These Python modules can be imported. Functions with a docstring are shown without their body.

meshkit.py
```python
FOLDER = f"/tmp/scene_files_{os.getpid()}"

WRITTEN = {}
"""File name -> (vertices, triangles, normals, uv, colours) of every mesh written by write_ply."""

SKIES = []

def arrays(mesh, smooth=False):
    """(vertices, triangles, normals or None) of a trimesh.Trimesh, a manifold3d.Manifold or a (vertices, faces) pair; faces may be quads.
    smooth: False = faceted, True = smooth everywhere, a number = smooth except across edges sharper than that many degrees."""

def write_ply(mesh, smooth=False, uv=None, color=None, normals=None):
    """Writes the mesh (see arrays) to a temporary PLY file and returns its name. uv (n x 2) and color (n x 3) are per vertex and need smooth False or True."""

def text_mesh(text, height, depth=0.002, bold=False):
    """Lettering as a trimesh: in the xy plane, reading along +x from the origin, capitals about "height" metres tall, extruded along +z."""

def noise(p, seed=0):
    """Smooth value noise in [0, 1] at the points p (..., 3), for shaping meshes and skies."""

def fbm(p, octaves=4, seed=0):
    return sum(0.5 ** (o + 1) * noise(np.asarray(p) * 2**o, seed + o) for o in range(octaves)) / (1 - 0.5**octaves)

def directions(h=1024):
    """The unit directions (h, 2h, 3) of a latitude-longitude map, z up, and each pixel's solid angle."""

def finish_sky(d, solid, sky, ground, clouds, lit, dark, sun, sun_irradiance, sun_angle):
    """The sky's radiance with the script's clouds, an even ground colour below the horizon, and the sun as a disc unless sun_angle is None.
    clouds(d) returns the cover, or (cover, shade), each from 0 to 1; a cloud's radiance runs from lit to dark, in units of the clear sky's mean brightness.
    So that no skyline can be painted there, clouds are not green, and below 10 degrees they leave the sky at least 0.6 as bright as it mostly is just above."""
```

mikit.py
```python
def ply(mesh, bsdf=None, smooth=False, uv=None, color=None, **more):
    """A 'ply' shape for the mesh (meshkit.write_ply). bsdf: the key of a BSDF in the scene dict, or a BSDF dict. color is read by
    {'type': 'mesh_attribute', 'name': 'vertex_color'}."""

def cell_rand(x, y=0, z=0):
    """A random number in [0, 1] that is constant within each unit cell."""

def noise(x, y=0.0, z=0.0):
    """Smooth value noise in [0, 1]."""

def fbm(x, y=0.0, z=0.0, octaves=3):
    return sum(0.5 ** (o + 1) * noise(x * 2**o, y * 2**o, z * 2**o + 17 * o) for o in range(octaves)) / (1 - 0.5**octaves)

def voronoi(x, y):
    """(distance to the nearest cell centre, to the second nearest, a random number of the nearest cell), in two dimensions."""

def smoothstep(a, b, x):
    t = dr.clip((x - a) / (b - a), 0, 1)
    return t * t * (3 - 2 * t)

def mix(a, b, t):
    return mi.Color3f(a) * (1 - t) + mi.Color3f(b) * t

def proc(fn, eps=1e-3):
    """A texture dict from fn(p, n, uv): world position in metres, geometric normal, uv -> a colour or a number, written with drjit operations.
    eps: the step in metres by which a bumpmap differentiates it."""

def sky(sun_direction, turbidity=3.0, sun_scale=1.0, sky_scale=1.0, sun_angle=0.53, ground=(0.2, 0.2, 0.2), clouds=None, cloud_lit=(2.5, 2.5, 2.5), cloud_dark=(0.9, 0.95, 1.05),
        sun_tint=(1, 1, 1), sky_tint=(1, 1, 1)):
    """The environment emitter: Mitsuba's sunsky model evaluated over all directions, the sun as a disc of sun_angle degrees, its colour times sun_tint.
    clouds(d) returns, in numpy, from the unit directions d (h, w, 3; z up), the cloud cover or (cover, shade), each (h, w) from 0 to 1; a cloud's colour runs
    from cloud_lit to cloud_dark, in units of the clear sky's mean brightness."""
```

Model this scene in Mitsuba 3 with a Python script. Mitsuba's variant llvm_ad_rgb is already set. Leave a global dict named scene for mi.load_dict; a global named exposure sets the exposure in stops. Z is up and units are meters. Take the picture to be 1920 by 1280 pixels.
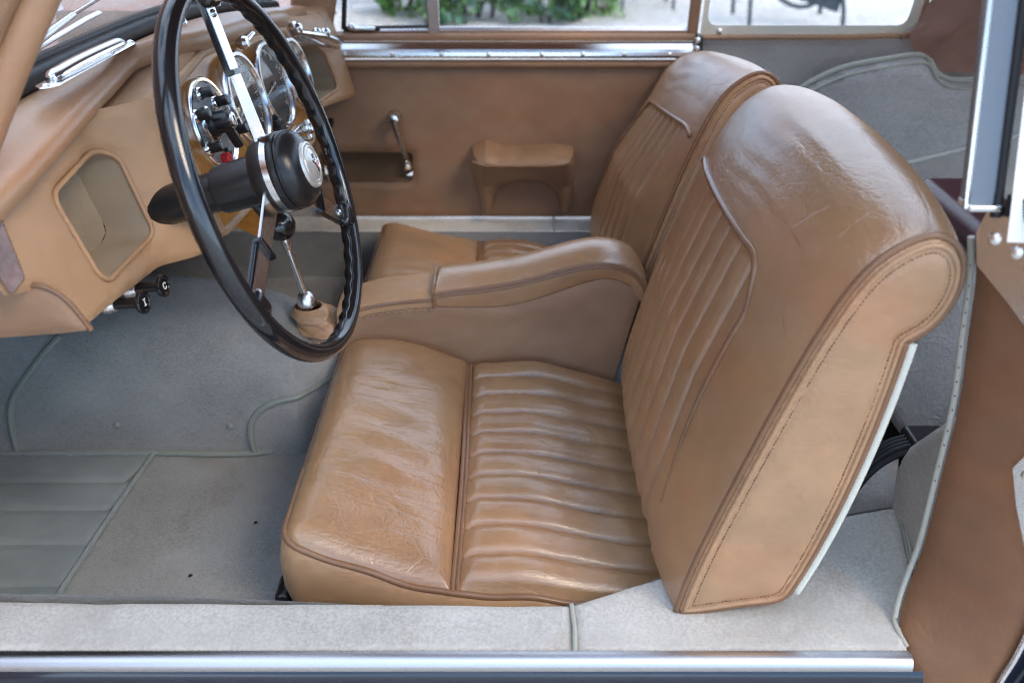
import math, random
import numpy as np, trimesh, shapely
import drjit as dr, mitsuba as mi
import mikit, meshkit
from mikit import proc, noise, fbm, voronoi, smoothstep, mix
from scipy.interpolate import CubicSpline
from scipy.spatial import Delaunay
from shapely.geometry import Polygon, Point, LineString
import manifold3d as m3

T = mi.ScalarTransform4f
rng = np.random.default_rng(7)
scene, labels = {}, {}

# ------------------------------------------------------------------ camera, sky, exposure
PITCH = math.radians(29.0)
EYE = np.array([0.0, -0.727, 0.81])
scene['camera'] = {
    'type': 'thinlens', 'fov': math.degrees(2 * math.atan(960 / 1700.0)), 'fov_axis': 'x',
    'to_world': T().look_at(origin=EYE.tolist(), target=(EYE + [0, math.cos(PITCH), -math.sin(PITCH)]).tolist(), up=[0, 0, 1]),
    'aperture_radius': 0.0042, 'focus_distance': 1.22, 'near_clip': 0.02, 'far_clip': 400.0}


def clouds(d):
    n = meshkit.fbm(d * 2.6 + [3.1, 0.4, 1.7], 4, 5)
    cover = np.clip((n - 0.40) * 5.0, 0, 1) * 0.85
    return cover, np.clip((0.60 - n) * 2.5, 0, 0.7)


scene['sky'] = mikit.sky([0.70, -0.62, 0.85], turbidity=3, sun_scale=0.16, sun_angle=26, clouds=clouds, ground=(0.3, 0.29, 0.27),
                         cloud_lit=(2.75, 3.3, 4.1), cloud_dark=(1.05, 1.3, 1.75), sky_tint=(0.85, 1.0, 1.16))
exposure = 2.95

# ------------------------------------------------------------------ materials


def pr(base, rough=0.5, **k):
    return {'type': 'principled', 'base_color': base if isinstance(base, dict) else {'type': 'rgb', 'value': list(base)}, 'roughness': rough, **k}


def two(b):
    return {'type': 'twosided', 'bsdf': b}


def bump(b, fn, eps=6e-4):
    return {'type': 'bumpmap', 'arbitrary': proc(fn, eps), 'scale': 1.0, 'bsdf': b}


def grain(p):
    a = noise(p.x * 520, p.y * 520, p.z * 520) - 0.5
    r = 1 - dr.abs(2 * noise(p.x * 150 + 5, p.y * 150, p.z * 150) - 1)
    return a * 0.00016 - dr.power(dr.maximum(r, 1e-4), 5) * 0.00022


def ridge(n, k):
    r = 1 - dr.abs(2 * n - 1)
    return dr.power(dr.maximum(r, 1e-4), k)


def crack(u, v, scale, width):
    a, b, _ = voronoi(u * scale, v * scale)
    return 1 - smoothstep(0.0, width, b - a)


def h_cushion(p, n, uv):
    w = fbm(p.x * 11, p.y * 11, p.z * 11, 2)
    fine = ridge(noise(p.x * 9 + 3, p.y * 80 + w * 3.5, p.z * 6), 6) * 0.0008
    big = ridge(noise(p.x * 7 + w * 1.5, p.y * 34 + w * 3, 4.0), 14) * 0.0009
    front = smoothstep(-0.055, -0.10, p.x) * smoothstep(0.12, 0.22, p.y)
    patch = 0.35 + 0.65 * smoothstep(0.32, 0.55, noise(p.x * 9, p.y * 6, 2.0))
    cr = crack(p.x + 0.02 * w, p.y + 0.03 * w, 16.0, 0.04) * 0.0003 * smoothstep(0.42, 0.6, noise(p.x * 8, p.y * 8, 9.0))
    broad = (noise(p.x * 24, p.y * 24, p.z * 24) - 0.5) * 0.0012
    return grain(p) + broad - fine * front * patch - big * front * 0.8 - cr


def h_back(p, n, uv):
    w = fbm(p.x * 9, p.y * 9, p.z * 9, 2)
    up = smoothstep(0.34, 0.46, p.z)
    wr = ridge(noise(p.y * 3.5 + w * 0.5, (p.x - p.z * 0.5) * 50 + w * 1.5, 1.0), 4) * 0.00032 * up * smoothstep(0.56, 0.40, p.y) * smoothstep(0.34, 0.52, noise(p.y * 6, p.z * 6, p.x * 6))
    soft = (noise(p.x * 30, p.y * 14, p.z * 30) - 0.5) * 0.0012
    cr = crack(p.y + 0.03 * w, p.z + 0.02 * w, 14.0, 0.03) * 0.0005 * smoothstep(0.5, 0.68, noise(p.y * 7, p.z * 7, 3.0))
    return grain(p) + soft - wr - cr


def h_side(p, n, uv):
    w = fbm(p.x * 10, p.y * 10, p.z * 10, 2)
    wr = ridge(noise((p.x * 0.8 + p.z * 0.6) * 9 + w, (p.z * 0.8 - p.x * 0.6) * 42 + w * 4, 1.0), 6) * 0.0009 * smoothstep(0.4, 0.65, noise(p.x * 9, p.z * 9, 7.0))
    soft = (noise(p.x * 22, p.y * 22, p.z * 22) - 0.5) * 0.003
    return grain(p) * 1.4 + soft - wr


def h_panel(p, n, uv):
    w = fbm(p.x * 6, p.y * 6, p.z * 6, 2)
    wr = (fbm(p.x * 12 + w * 2, p.y * 12, p.z * 26, 3) - 0.5) * 0.004 * smoothstep(0.25, 0.0, p.z)
    return grain(p) + wr + (noise(p.x * 18, p.y * 18, p.z * 18) - 0.5) * 0.0025


def leather(c, var=0.22, red=(1.12, 0.86, 0.74), scale=9.0):
    c = np.array(c)

    def fn(p, n, uv):
        f = fbm(p.x * scale, p.y * scale, p.z * scale, 3)
        g = fbm(p.x * scale * 5 + 9, p.y * scale * 5, p.z * scale * 5, 2)
        k = 1 + var * (f - 0.5) * 2 + var * 0.45 * (g - 0.5) * 2
        m = smoothstep(0.50, 0.72, fbm(p.x * scale * 0.7 + 4, p.y * scale * 0.7, p.z * scale * 1.6 + 2, 3))
        return mix((c * 1.0).tolist(), (c * np.array(red)).tolist(), m * 0.35) * k
    return proc(fn)


LC = (0.30, 0.172, 0.086)
scene['leather_cushion'] = two(bump(pr(leather(LC), 0.31, eta=1.85), h_cushion))
scene['leather_back'] = two(bump(pr(leather((0.305, 0.170, 0.083), 0.16), 0.30, eta=2.1), h_back))
scene['leather_side'] = two(bump(pr(leather((0.385, 0.226, 0.122), 0.2), 0.36, specular=0.6), h_side))
scene['leather_piping'] = two(pr(leather((0.215, 0.115, 0.062), 0.15), 0.25, specular=0.5))
scene['leather_door'] = two(bump(pr(leather((0.275, 0.160, 0.094), 0.2, scale=7.0), 0.5, specular=0.4), h_panel))
scene['leather_pad'] = two(bump(pr(leather((0.36, 0.205, 0.115), 0.1), 0.33, specular=0.5), lambda p, n, uv: grain(p)))
scene['leather_fascia'] = two(bump(pr(leather((0.41, 0.24, 0.13), 0.14, red=(0.95, 0.98, 0.95)), 0.5, specular=0.4), lambda p, n, uv: grain(p) * 1.2))
scene['leather_post'] = two(bump(pr(leather((0.205, 0.100, 0.05), 0.2), 0.5, specular=0.35), lambda p, n, uv: grain(p) * 1.3))
scene['leather_arm'] = two(bump(pr(leather((0.25, 0.145, 0.08), 0.15), 0.45, specular=0.45), lambda p, n, uv: grain(p)))
scene['suede'] = two(pr(leather((0.33, 0.255, 0.175), 0.2), 0.9, specular=0.1, sheen=0.3))
scene['suede_dark'] = two(pr(leather((0.17, 0.11, 0.066), 0.2), 0.9, specular=0.1, sheen=0.3))
scene['torn_suede'] = two(pr(leather((0.22, 0.165, 0.16), 0.6, scale=40.0), 0.9, specular=0.1))


def nap(c, var=0.25, pile=900.0, height=0.0011):
    c = np.array(c)

    def col(p, n, uv):
        f = fbm(p.x * 7, p.y * 7, p.z * 7, 4)
        g = noise(p.x * pile * 0.45, p.y * pile * 0.45, p.z * pile * 0.45)
        st = 0.5 * smoothstep(0.66, 0.8, fbm(p.x * 17 + 3, p.y * 17, p.z * 17, 3))
        return mix(c.tolist(), (c * np.array([0.86, 0.80, 0.74])).tolist(), st) * (1 + var * (f - 0.5) * 2.2 + 0.30 * (g - 0.5))

    def hgt(p, n, uv):
        return noise(p.x * pile, p.y * pile * 0.8, p.z * pile) * height + noise(p.x * 240, p.y * 170, p.z * 240) * 0.0012 + fbm(p.x * 30, p.y * 30, p.z * 30, 2) * 0.003
    return two(bump(pr(proc(col), 0.95, specular=0.08, sheen=0.5), hgt, 5e-4))


scene['carpet_sill'] = nap((0.51, 0.485, 0.44))
scene['carpet_floor'] = nap((0.285, 0.283, 0.272), 0.35)
scene['carpet_side'] = nap((0.46, 0.425, 0.385), 0.3)
scene['carpet_rear'] = nap((0.50, 0.475, 0.45), 0.2, 500.0, 0.002)
scene['mat_cloth'] = two(bump(pr(leather((0.225, 0.252, 0.252), 0.15, red=(0.9, 0.95, 1.0)), 0.6, specular=0.3), lambda p, n, uv: fbm(p.x * 40, p.y * 25, p.z * 40, 3) * 0.003))
scene['welt'] = two(pr((0.42, 0.41, 0.345), 0.6))
scene['welt_dark'] = two(pr((0.23, 0.25, 0.22), 0.6))
scene['welt_cream'] = two(pr((0.62, 0.62, 0.54), 0.6))
scene['chrome'] = two({'type': 'roughconductor', 'material': 'Ag', 'alpha': 0.045, 'specular_reflectance': {'type': 'rgb', 'value': [0.80, 0.82, 0.85]}})
scene['brushed'] = two({'type': 'roughconductor', 'material': 'Al', 'alpha': 0.2, 'specular_reflectance': {'type': 'rgb', 'value': [0.72, 0.72, 0.73]}})
scene['gloss_black'] = two(pr((0.004, 0.005, 0.007), 0.07, specular=0.6, clearcoat=1.0, clearcoat_gloss=0.97))
scene['satin_black'] = two(pr((0.012, 0.012, 0.013), 0.28, specular=0.5))
scene['post_metal'] = two(pr((0.16, 0.175, 0.195), 0.32, specular=0.6, metallic=0.4))
scene['sky_painted_pane'] = two(pr((0.60, 0.70, 0.77), 0.15, specular=0.8))  # pale blue base stands in for sky reflected in the pane
scene['rubber'] = two(pr((0.018, 0.018, 0.019), 0.55))
scene['black_fabric'] = two(pr((0.012, 0.013, 0.018), 0.6))
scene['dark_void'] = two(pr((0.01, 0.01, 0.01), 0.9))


def wood_fn(p, n, uv):
    g = fbm(p.y * 16 + 2.5 * fbm(p.y * 5, p.z * 5, 1.0, 2), p.z * 60, p.x * 10, 4)
    b = fbm(p.y * 24, p.z * 24, 3.0, 3)
    return mix((0.42, 0.185, 0.035), (0.19, 0.065, 0.012), smoothstep(0.35, 0.75, g * 0.6 + b * 0.4))


scene['wood'] = two(pr(proc(wood_fn), 0.16, specular=0.55, clearcoat=0.8, clearcoat_gloss=0.9))
scene['navy_paint'] = two(pr((0.006, 0.009, 0.02), 0.08, specular=0.6, clearcoat=1.0, clearcoat_gloss=0.98))
scene['white_fabric'] = two(pr((0.82, 0.81, 0.77), 0.6))
scene['hood_lining'] = two(bump(pr(leather((0.30, 0.175, 0.135), 0.15), 0.85, specular=0.15), lambda p, n, uv: fbm(p.x * 18 - p.z * 18, p.x * 5 + p.z * 5, p.y * 8, 3) * 0.02))
scene['burgundy'] = two(pr((0.06, 0.022, 0.028), 0.3, specular=0.5))
scene['glass'] = {'type': 'thindielectric', 'int_ior': 1.5}
scene['dial_glass'] = {'type': 'thindielectric', 'int_ior': 1.28}
scene['emblem_silver'] = two(pr((0.62, 0.61, 0.57), 0.3, metallic=0.6))
scene['panel_grey'] = two(pr((0.17, 0.18, 0.18), 0.35))
scene['dial_face'] = two(pr((0.03, 0.04, 0.042), 0.7, specular=0.2))
scene['cream'] = two(pr((0.75, 0.72, 0.6), 0.4))
scene['red_plastic'] = two(pr((0.5, 0.012, 0.018), 0.25, clearcoat=0.6))
scene['thread'] = two(pr((0.17, 0.085, 0.045), 0.7))
scene['silver'] = two({'type': 'roughconductor', 'material': 'Al', 'alpha': 0.12})


def pebble_fn(p, n, uv):
    a, b, c = voronoi(p.x * 26, p.y * 26)
    return mix((0.42, 0.40, 0.37), (0.62, 0.60, 0.56), c) * (0.62 + 0.38 * smoothstep(0.02, 0.22, b - a)) * (0.85 + 0.3 * fbm(p.x * 1.3, p.y * 1.3, 0.0, 3))


scene['pebbles'] = two(pr(proc(pebble_fn), 0.9, specular=0.2))
scene['leaf'] = two(pr({'type': 'mesh_attribute', 'name': 'vertex_color'}, 0.45, specular=0.4))
scene['paver_a'] = two(pr((0.42, 0.30, 0.27), 0.85))
scene['paver_b'] = two(pr((0.46, 0.38, 0.35), 0.85))
scene['paver_c'] = two(pr((0.42, 0.39, 0.38), 0.85))
scene['garden_metal'] = two(pr((0.05, 0.07, 0.085), 0.35, metallic=0.3))
scene['stone_white'] = two(pr((0.75, 0.75, 0.72), 0.8))

# ------------------------------------------------------------------ mesh helpers


def key_for(name):
    if name not in scene:
        return name
    i = 1
    while f'{name}_{i:03d}' in scene:
        i += 1
    return f'{name}_{i:03d}'


def put(name, mesh, mat, smooth=40, parent=None, color=None, **lab):
    k = key_for((parent + '__' if parent else '') + name)
    if len(mesh.faces) == 0 or not np.isfinite(mesh.vertices).all():
        raise ValueError('bad mesh ' + k)
    if color is not None:
        scene[k] = mikit.ply(mesh, mat, False, color=color)
    else:
        scene[k] = mikit.ply(mesh, mat, smooth)
    if lab:
        labels[k] = lab
    return k


def thing(name, label, category, group=None):
    labels[name] = {'label': label, 'category': category}
    if group:
        labels[name]['group'] = group
    return name


def A(*p):
    return np.array(p, float)


def cat(ms):
    return trimesh.util.concatenate(ms)


def tm(v, f):
    return trimesh.Trimesh(np.asarray(v, float), np.asarray(f), process=False)


def spline(pts, n=60, closed=False):
    p = np.asarray(pts, float)
    if closed:
        p = np.vstack([p, p[:1]])
    d = np.r_[0, np.cumsum(np.linalg.norm(np.diff(p, axis=0), axis=1) ** 0.6)]
    cs = CubicSpline(d, p, bc_type='periodic' if closed else 'natural')
    t = np.linspace(0, d[-1], n, endpoint=not closed)
    return cs(t)


def resample(p, step):
    p = np.asarray(p, float)
    d = np.r_[0, np.cumsum(np.linalg.norm(np.diff(p, axis=0), axis=1))]
    n = max(2, int(d[-1] / step) + 1)
    t = np.linspace(0, d[-1], n)
    return np.stack([np.interp(t, d, p[:, i]) for i in range(p.shape[1])], 1)


def grid_faces(nu, nv, wrap_v=False, wrap_u=False):
    i, j = np.meshgrid(np.arange(nu - (not wrap_u)), np.arange(nv - (not wrap_v)), indexing='ij')
    a = i * nv + j
    b = i * nv + (j + 1) % nv
    c = ((i + 1) % nu) * nv + (j + 1) % nv
    d = ((i + 1) % nu) * nv + j
    q = np.stack([a, b, c, d], -1).reshape(-1, 4)
    return np.vstack([q[:, [0, 1, 2]], q[:, [0, 2, 3]]])


def surf(P, wrap_v=False, wrap_u=False):
    P = np.asarray(P, float)
    return tm(P.reshape(-1, 3), grid_faces(P.shape[0], P.shape[1], wrap_v, wrap_u))


def loft(*curves, n=60):
    """A sheet through curves of equal meaning; curves are splined to n points and joined."""
    cs = [spline(c, n) if len(c) > 2 else np.linspace(c[0], c[1], n) for c in curves]
    return surf(np.stack(cs, 0))


def loft_s(curves, n=60, m=14):
    cs = np.stack([spline(c, n) if len(c) > 2 else np.linspace(A(*c[0]), A(*c[1]), n) for c in curves], 0)
    t = np.linspace(0, 1, len(curves))
    return surf(CubicSpline(t, cs, axis=0)(np.linspace(0, 1, m)))


def tube(pts, r, sides=10, closed=False, caps=True, sq=1.0, up=None):
    p = np.asarray(pts, float)
    n = len(p)
    r = np.broadcast_to(np.asarray(r, float), (n,))
    if closed:
        t = np.roll(p, -1, 0) - np.roll(p, 1, 0)
    else:
        t = np.gradient(p, axis=0)
    t /= np.linalg.norm(t, axis=1, keepdims=True) + 1e-12
    a = np.zeros_like(p)
    ref = np.array(up if up is not None else ([0, 0, 1.0] if abs(t[0, 2]) < 0.9 else [1.0, 0, 0]), float)
    for i in range(n):
        if up is not None:
            ref = np.array(up, float)
        v = ref - t[i] * (ref @ t[i])
        a[i] = v / (np.linalg.norm(v) + 1e-12)
        ref = a[i]
    b = np.cross(t, a)
    g = np.arange(sides) * 2 * np.pi / sides
    P = p[:, None] + r[:, None, None] * (np.cos(g)[None, :, None] * b[:, None] + sq * np.sin(g)[None, :, None] * a[:, None])
    m = surf(P, wrap_v=True, wrap_u=closed)
    if caps and not closed:
        v = np.vstack([m.vertices, p[:1], p[-1:]])
        k = n * sides
        i = np.arange(sides)
        f = np.vstack([m.faces, np.stack([i, np.full(sides, k), (i + 1) % sides], 1),
                       np.stack([(n - 1) * sides + (i + 1) % sides, np.full(sides, k + 1), (n - 1) * sides + i], 1)])
        m = tm(v, f)
    return m


def lathe(profile, origin, axis, sides=40, ref=(0, 0, 1)):
    """profile: (radius, height) pairs turned round the axis through origin."""
    pr_ = np.asarray(profile, float)
    ax = np.asarray(axis, float)
    ax = ax / np.linalg.norm(ax)
    u = np.cross(ref, ax)
    if np.linalg.norm(u) < 1e-6:
        u = np.cross([1, 0, 0], ax)
    u /= np.linalg.norm(u)
    v = np.cross(ax, u)
    g = np.arange(sides) * 2 * np.pi / sides
    P = np.asarray(origin) + pr_[:, None, :1] * (np.cos(g)[None, :, None] * u + np.sin(g)[None, :, None] * v) + pr_[:, None, 1:] * ax
    return surf(P, wrap_v=True)


def rbox(size, r, centre=(0, 0, 0), seg=8):
    sx, sy, sz = [max(s / 2 - r, 1e-4) for s in size]
    s = m3.Manifold.sphere(r, seg * 2)
    pts = [s.translate([a * sx, b * sy, c * sz]) for a in (-1, 1) for b in (-1, 1) for c in (-1, 1)]
    m = m3.Manifold.batch_hull(pts).to_mesh()
    return tm(np.array(m.vert_properties[:, :3]) + np.asarray(centre), m.tri_verts)


def place(mesh, O, X, Y, Z):
    M = np.eye(4)
    M[:3, 0], M[:3, 1], M[:3, 2], M[:3, 3] = X, Y, Z, O
    m = mesh.copy()
    m.vertices = m.vertices @ M[:3, :3].T + M[:3, 3]
    return m


def smooth_poly(pts, r):
    return Polygon(pts).buffer(-r, 16).buffer(2 * r, 16).buffer(-r, 16)


def sheet(poly, res, fn):
    """Triangulates a plan polygon and lifts it: fn(xy (n,2), distance to the edge) -> (n,3)."""
    rings = [poly.exterior] + list(poly.interiors)
    bd = []
    for ring in rings:
        c = resample(np.array(ring.coords), res)[:-1]
        bd.append(c)
    bd = np.vstack(bd)
    x0, y0, x1, y1 = poly.bounds
    gx, gy = np.meshgrid(np.arange(x0, x1, res), np.arange(y0, y1, res * 0.866))
    gx = gx + (np.arange(gx.shape[0]) % 2)[:, None] * res / 2
    g = np.c_[gx.ravel(), gy.ravel()]
    inner = poly.buffer(-res * 0.6)
    g = g[shapely.contains_xy(inner, g[:, 0], g[:, 1])]
    pts = np.vstack([bd, g])
    tri = Delaunay(pts).simplices
    c = pts[tri].mean(1)
    tri = tri[shapely.contains_xy(poly, c[:, 0], c[:, 1])]
    d = shapely.distance(poly.boundary, shapely.points(pts))
    return tm(fn(pts, d), tri)


def extr(poly, h, r=0.0):
    """Extrudes in +z with chamfered edges r at both ends."""
    if r <= 0:
        return trimesh.creation.extrude_polygon(poly, h, engine='earcut')
    poly = shapely.geometry.polygon.orient(poly)
    cs = lambda q: m3.CrossSection([np.array(k.coords)[:-1] for q_ in [shapely.geometry.polygon.orient(q)] for k in [q_.exterior, *q_.interiors]])
    body = m3.Manifold.extrude(cs(poly.buffer(-r)), h) + m3.Manifold.extrude(cs(poly), h - 2 * r).translate([0, 0, r])
    mid = m3.Manifold.extrude(cs(poly.buffer(-r * 0.3)), h - 0.6 * r).translate([0, 0, 0.3 * r])
    m = (body + mid).to_mesh()
    return tm(np.array(m.vert_properties[:, :3]), m.tri_verts)


def stitches(path, normal, step=0.0045, length=0.0028, r=0.0006):
    p = resample(path, step)
    ms = []
    for i in range(len(p) - 1):
        d = p[i + 1] - p[i]
        d = d / np.linalg.norm(d)
        a, b = p[i], p[i] + d * length
        m = (a + b) / 2 + np.asarray(normal) * r
        ms.append(tube([a, m, b], r, 5, caps=False))
    return cat(ms)


def screw(o, axis, r=0.006):
    m = lathe([(0, r * 0.55), (r * 0.35, r * 0.52), (r * 0.7, r * 0.38), (r, 0.0005), (r, -0.001)], o, axis, 20)
    return m


XZ = lambda y: (lambda q, d: np.c_[q[:, 0], np.full(len(q), y), q[:, 1]])

# ================================================================== GROUND AND GARDEN
g = 60.0
put('ground', surf(np.array([[[-g, -g, -0.42], [-g, g, -0.42]], [[g, -g, -0.42], [g, g, -0.42]]])), 'pebbles', False,
    kind='structure', label='pale pebble gravel covering the yard around the car')
put('paving', surf(np.array([[[-4.6, 3.6, -0.414], [-4.6, 8.2, -0.414]], [[-1.75, 3.6, -0.414], [-1.75, 8.2, -0.414]]])), 'paver_c', False,
    kind='structure', label='brick paving beyond the bonnet seen through the windscreen')
bx = m3.Manifold.cube([0.212, 0.100, 0.03], True).to_mesh()
brick = rbox((0.212, 0.102, 0.034), 0.006, seg=2)
nb = 0
for j in range(27):
    for i in range(11):
        x = -3.95 + i * 0.222 + (j % 2) * 0.111
        y = 4.9 + j * 0.112
        b = brick.copy()
        b.vertices = b.vertices + A(x, y, -0.402 + rng.uniform(-0.002, 0.002))
        put('brick', b, ['paver_a', 'paver_b', 'paver_c'][int(rng.integers(3))], False, parent='paving')
        nb += 1

def brick_fn(p, n, uv):
    row = dr.floor(p.z / 0.075)
    u = p.y / 0.22 + 0.5 * (row - 2 * dr.floor(row / 2))
    fu, fv = u - dr.floor(u), p.z / 0.075 - row
    m = smoothstep(0.0, 0.06, dr.minimum(fu, 1 - fu)) * smoothstep(0.0, 0.16, dr.minimum(fv, 1 - fv))
    return mix((0.36, 0.34, 0.31), mix((0.24, 0.10, 0.07), (0.33, 0.16, 0.11), mikit.cell_rand(dr.floor(u), row)), m)


scene['blocker_brick'] = two(pr(proc(brick_fn), 0.9))
hs_ = thing('added_sky_blocker', 'unseen red brick wall added ahead of the car bonnet to block front sky', 'house')  # wall added out of view to block front sky and darken the backrests
put('wall', rbox((0.4, 22.0, 6.2), 0.01, (-5.6, 3.0, 2.68)), 'blocker_brick', False, parent=hs_)
LEAF = np.array([[0, -0.5, 0], [0.32, -0.1, 0.06], [0.25, 0.25, 0.05], [0, 0.55, -0.03], [-0.25, 0.25, 0.05], [-0.32, -0.1, 0.06]])
LEAFF = np.array([[0, 1, 2], [0, 2, 3], [0, 3, 4], [0, 4, 5]])


def leaves(n, box0, box1, size, cols, shell=0.6, lump=0.12, seed=0):
    r = np.random.default_rng(seed)
    lo, hi = np.asarray(box0), np.asarray(box1)
    q = r.random((n, 3))
    face = r.integers(0, 4, n)
    dep = r.random(n) ** 2 * shell
    q[face == 0, 1] = dep[face == 0] * 0.5
    q[face == 1, 2] = 1 - dep[face == 1] * 0.5
    q[face == 2, 0] = dep[face == 2] * 0.25
    q[face == 3, 0] = 1 - dep[face == 3] * 0.25
    c = lo + q * (hi - lo)
    c = c + (meshkit.noise(c * 5.0, 3)[:, None] - 0.5) * lump * 2 * (q - 0.5) * 2
    R = np.linalg.qr(r.normal(size=(n, 3, 3)))[0]
    s = size * r.uniform(0.6, 1.4, n)
    V = np.einsum('nij,kj->nki', R, LEAF) * s[:, None, None] + c[:, None]
    F = LEAFF[None] + (np.arange(n) * 6)[:, None, None]
    base = np.asarray(cols)[r.integers(0, len(cols), n)] * r.uniform(0.6, 1.35, (n, 1))
    return tm(V.reshape(-1, 3), F.reshape(-1, 3)), np.repeat(base, 6, 0)


def branches(lo, hi, n, seed):
    r = np.random.default_rng(seed)
    ms = []
    for i in range(n):
        b = A(r.uniform(lo[0], hi[0]), r.uniform(lo[1] + 0.1, hi[1] - 0.1), -0.42)
        t = b + A(r.normal(0, 0.12), r.normal(0, 0.1), (hi[2] - lo[2]) * r.uniform(0.6, 0.9))
        m_ = (b + t) / 2 + r.normal(0, 0.04, 3)
        ms.append(tube(spline([b, m_, t], 8), np.linspace(0.014, 0.005, 8), 6))
    return cat(ms)


scene['bark'] = two(pr((0.07, 0.05, 0.035), 0.9))
HC = [(0.085, 0.19, 0.085), (0.12, 0.24, 0.09), (0.075, 0.17, 0.115), (0.16, 0.30, 0.11)]
for nm, lo, hi, n, sz, cols, lab in (
        ('leafy_hedge', (-0.60, 6.35, -0.38), (0.52, 7.1, 0.62), 7000, 0.075, HC, 'loose leafy dark green shrub hedge seen through the far door window'),
        ('low_shrub', (-1.02, 6.75, -0.40), (-0.52, 7.3, 0.42), 3600, 0.05, [(0.11, 0.27, 0.06), (0.14, 0.31, 0.08)], 'brighter green low shrub behind the small vent window'),
        ('box_hedge', (0.50, 6.75, -0.40), (0.80, 7.3, 0.4), 4200, 0.032, [(0.13, 0.34, 0.055), (0.16, 0.38, 0.08)], 'small clipped bright green box hedge standing at the right end of the leafy hedge')):
    t_ = thing(nm, lab, 'hedge' if 'hedge' in nm else 'shrub')
    m_, c_ = leaves(n, lo, hi, sz, cols, seed=len(nm))
    put('crown', m_, 'leaf', parent=t_, color=c_)
    put('branches', branches(lo, hi, 14, 3), 'bark', parent=t_)
put('white_stone', rbox((0.24, 0.12, 0.06), 0.025, (-1.17, 7.0, -0.40)), 'stone_white', label='small white flat stone lying on the gravel', category='stone')

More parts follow.
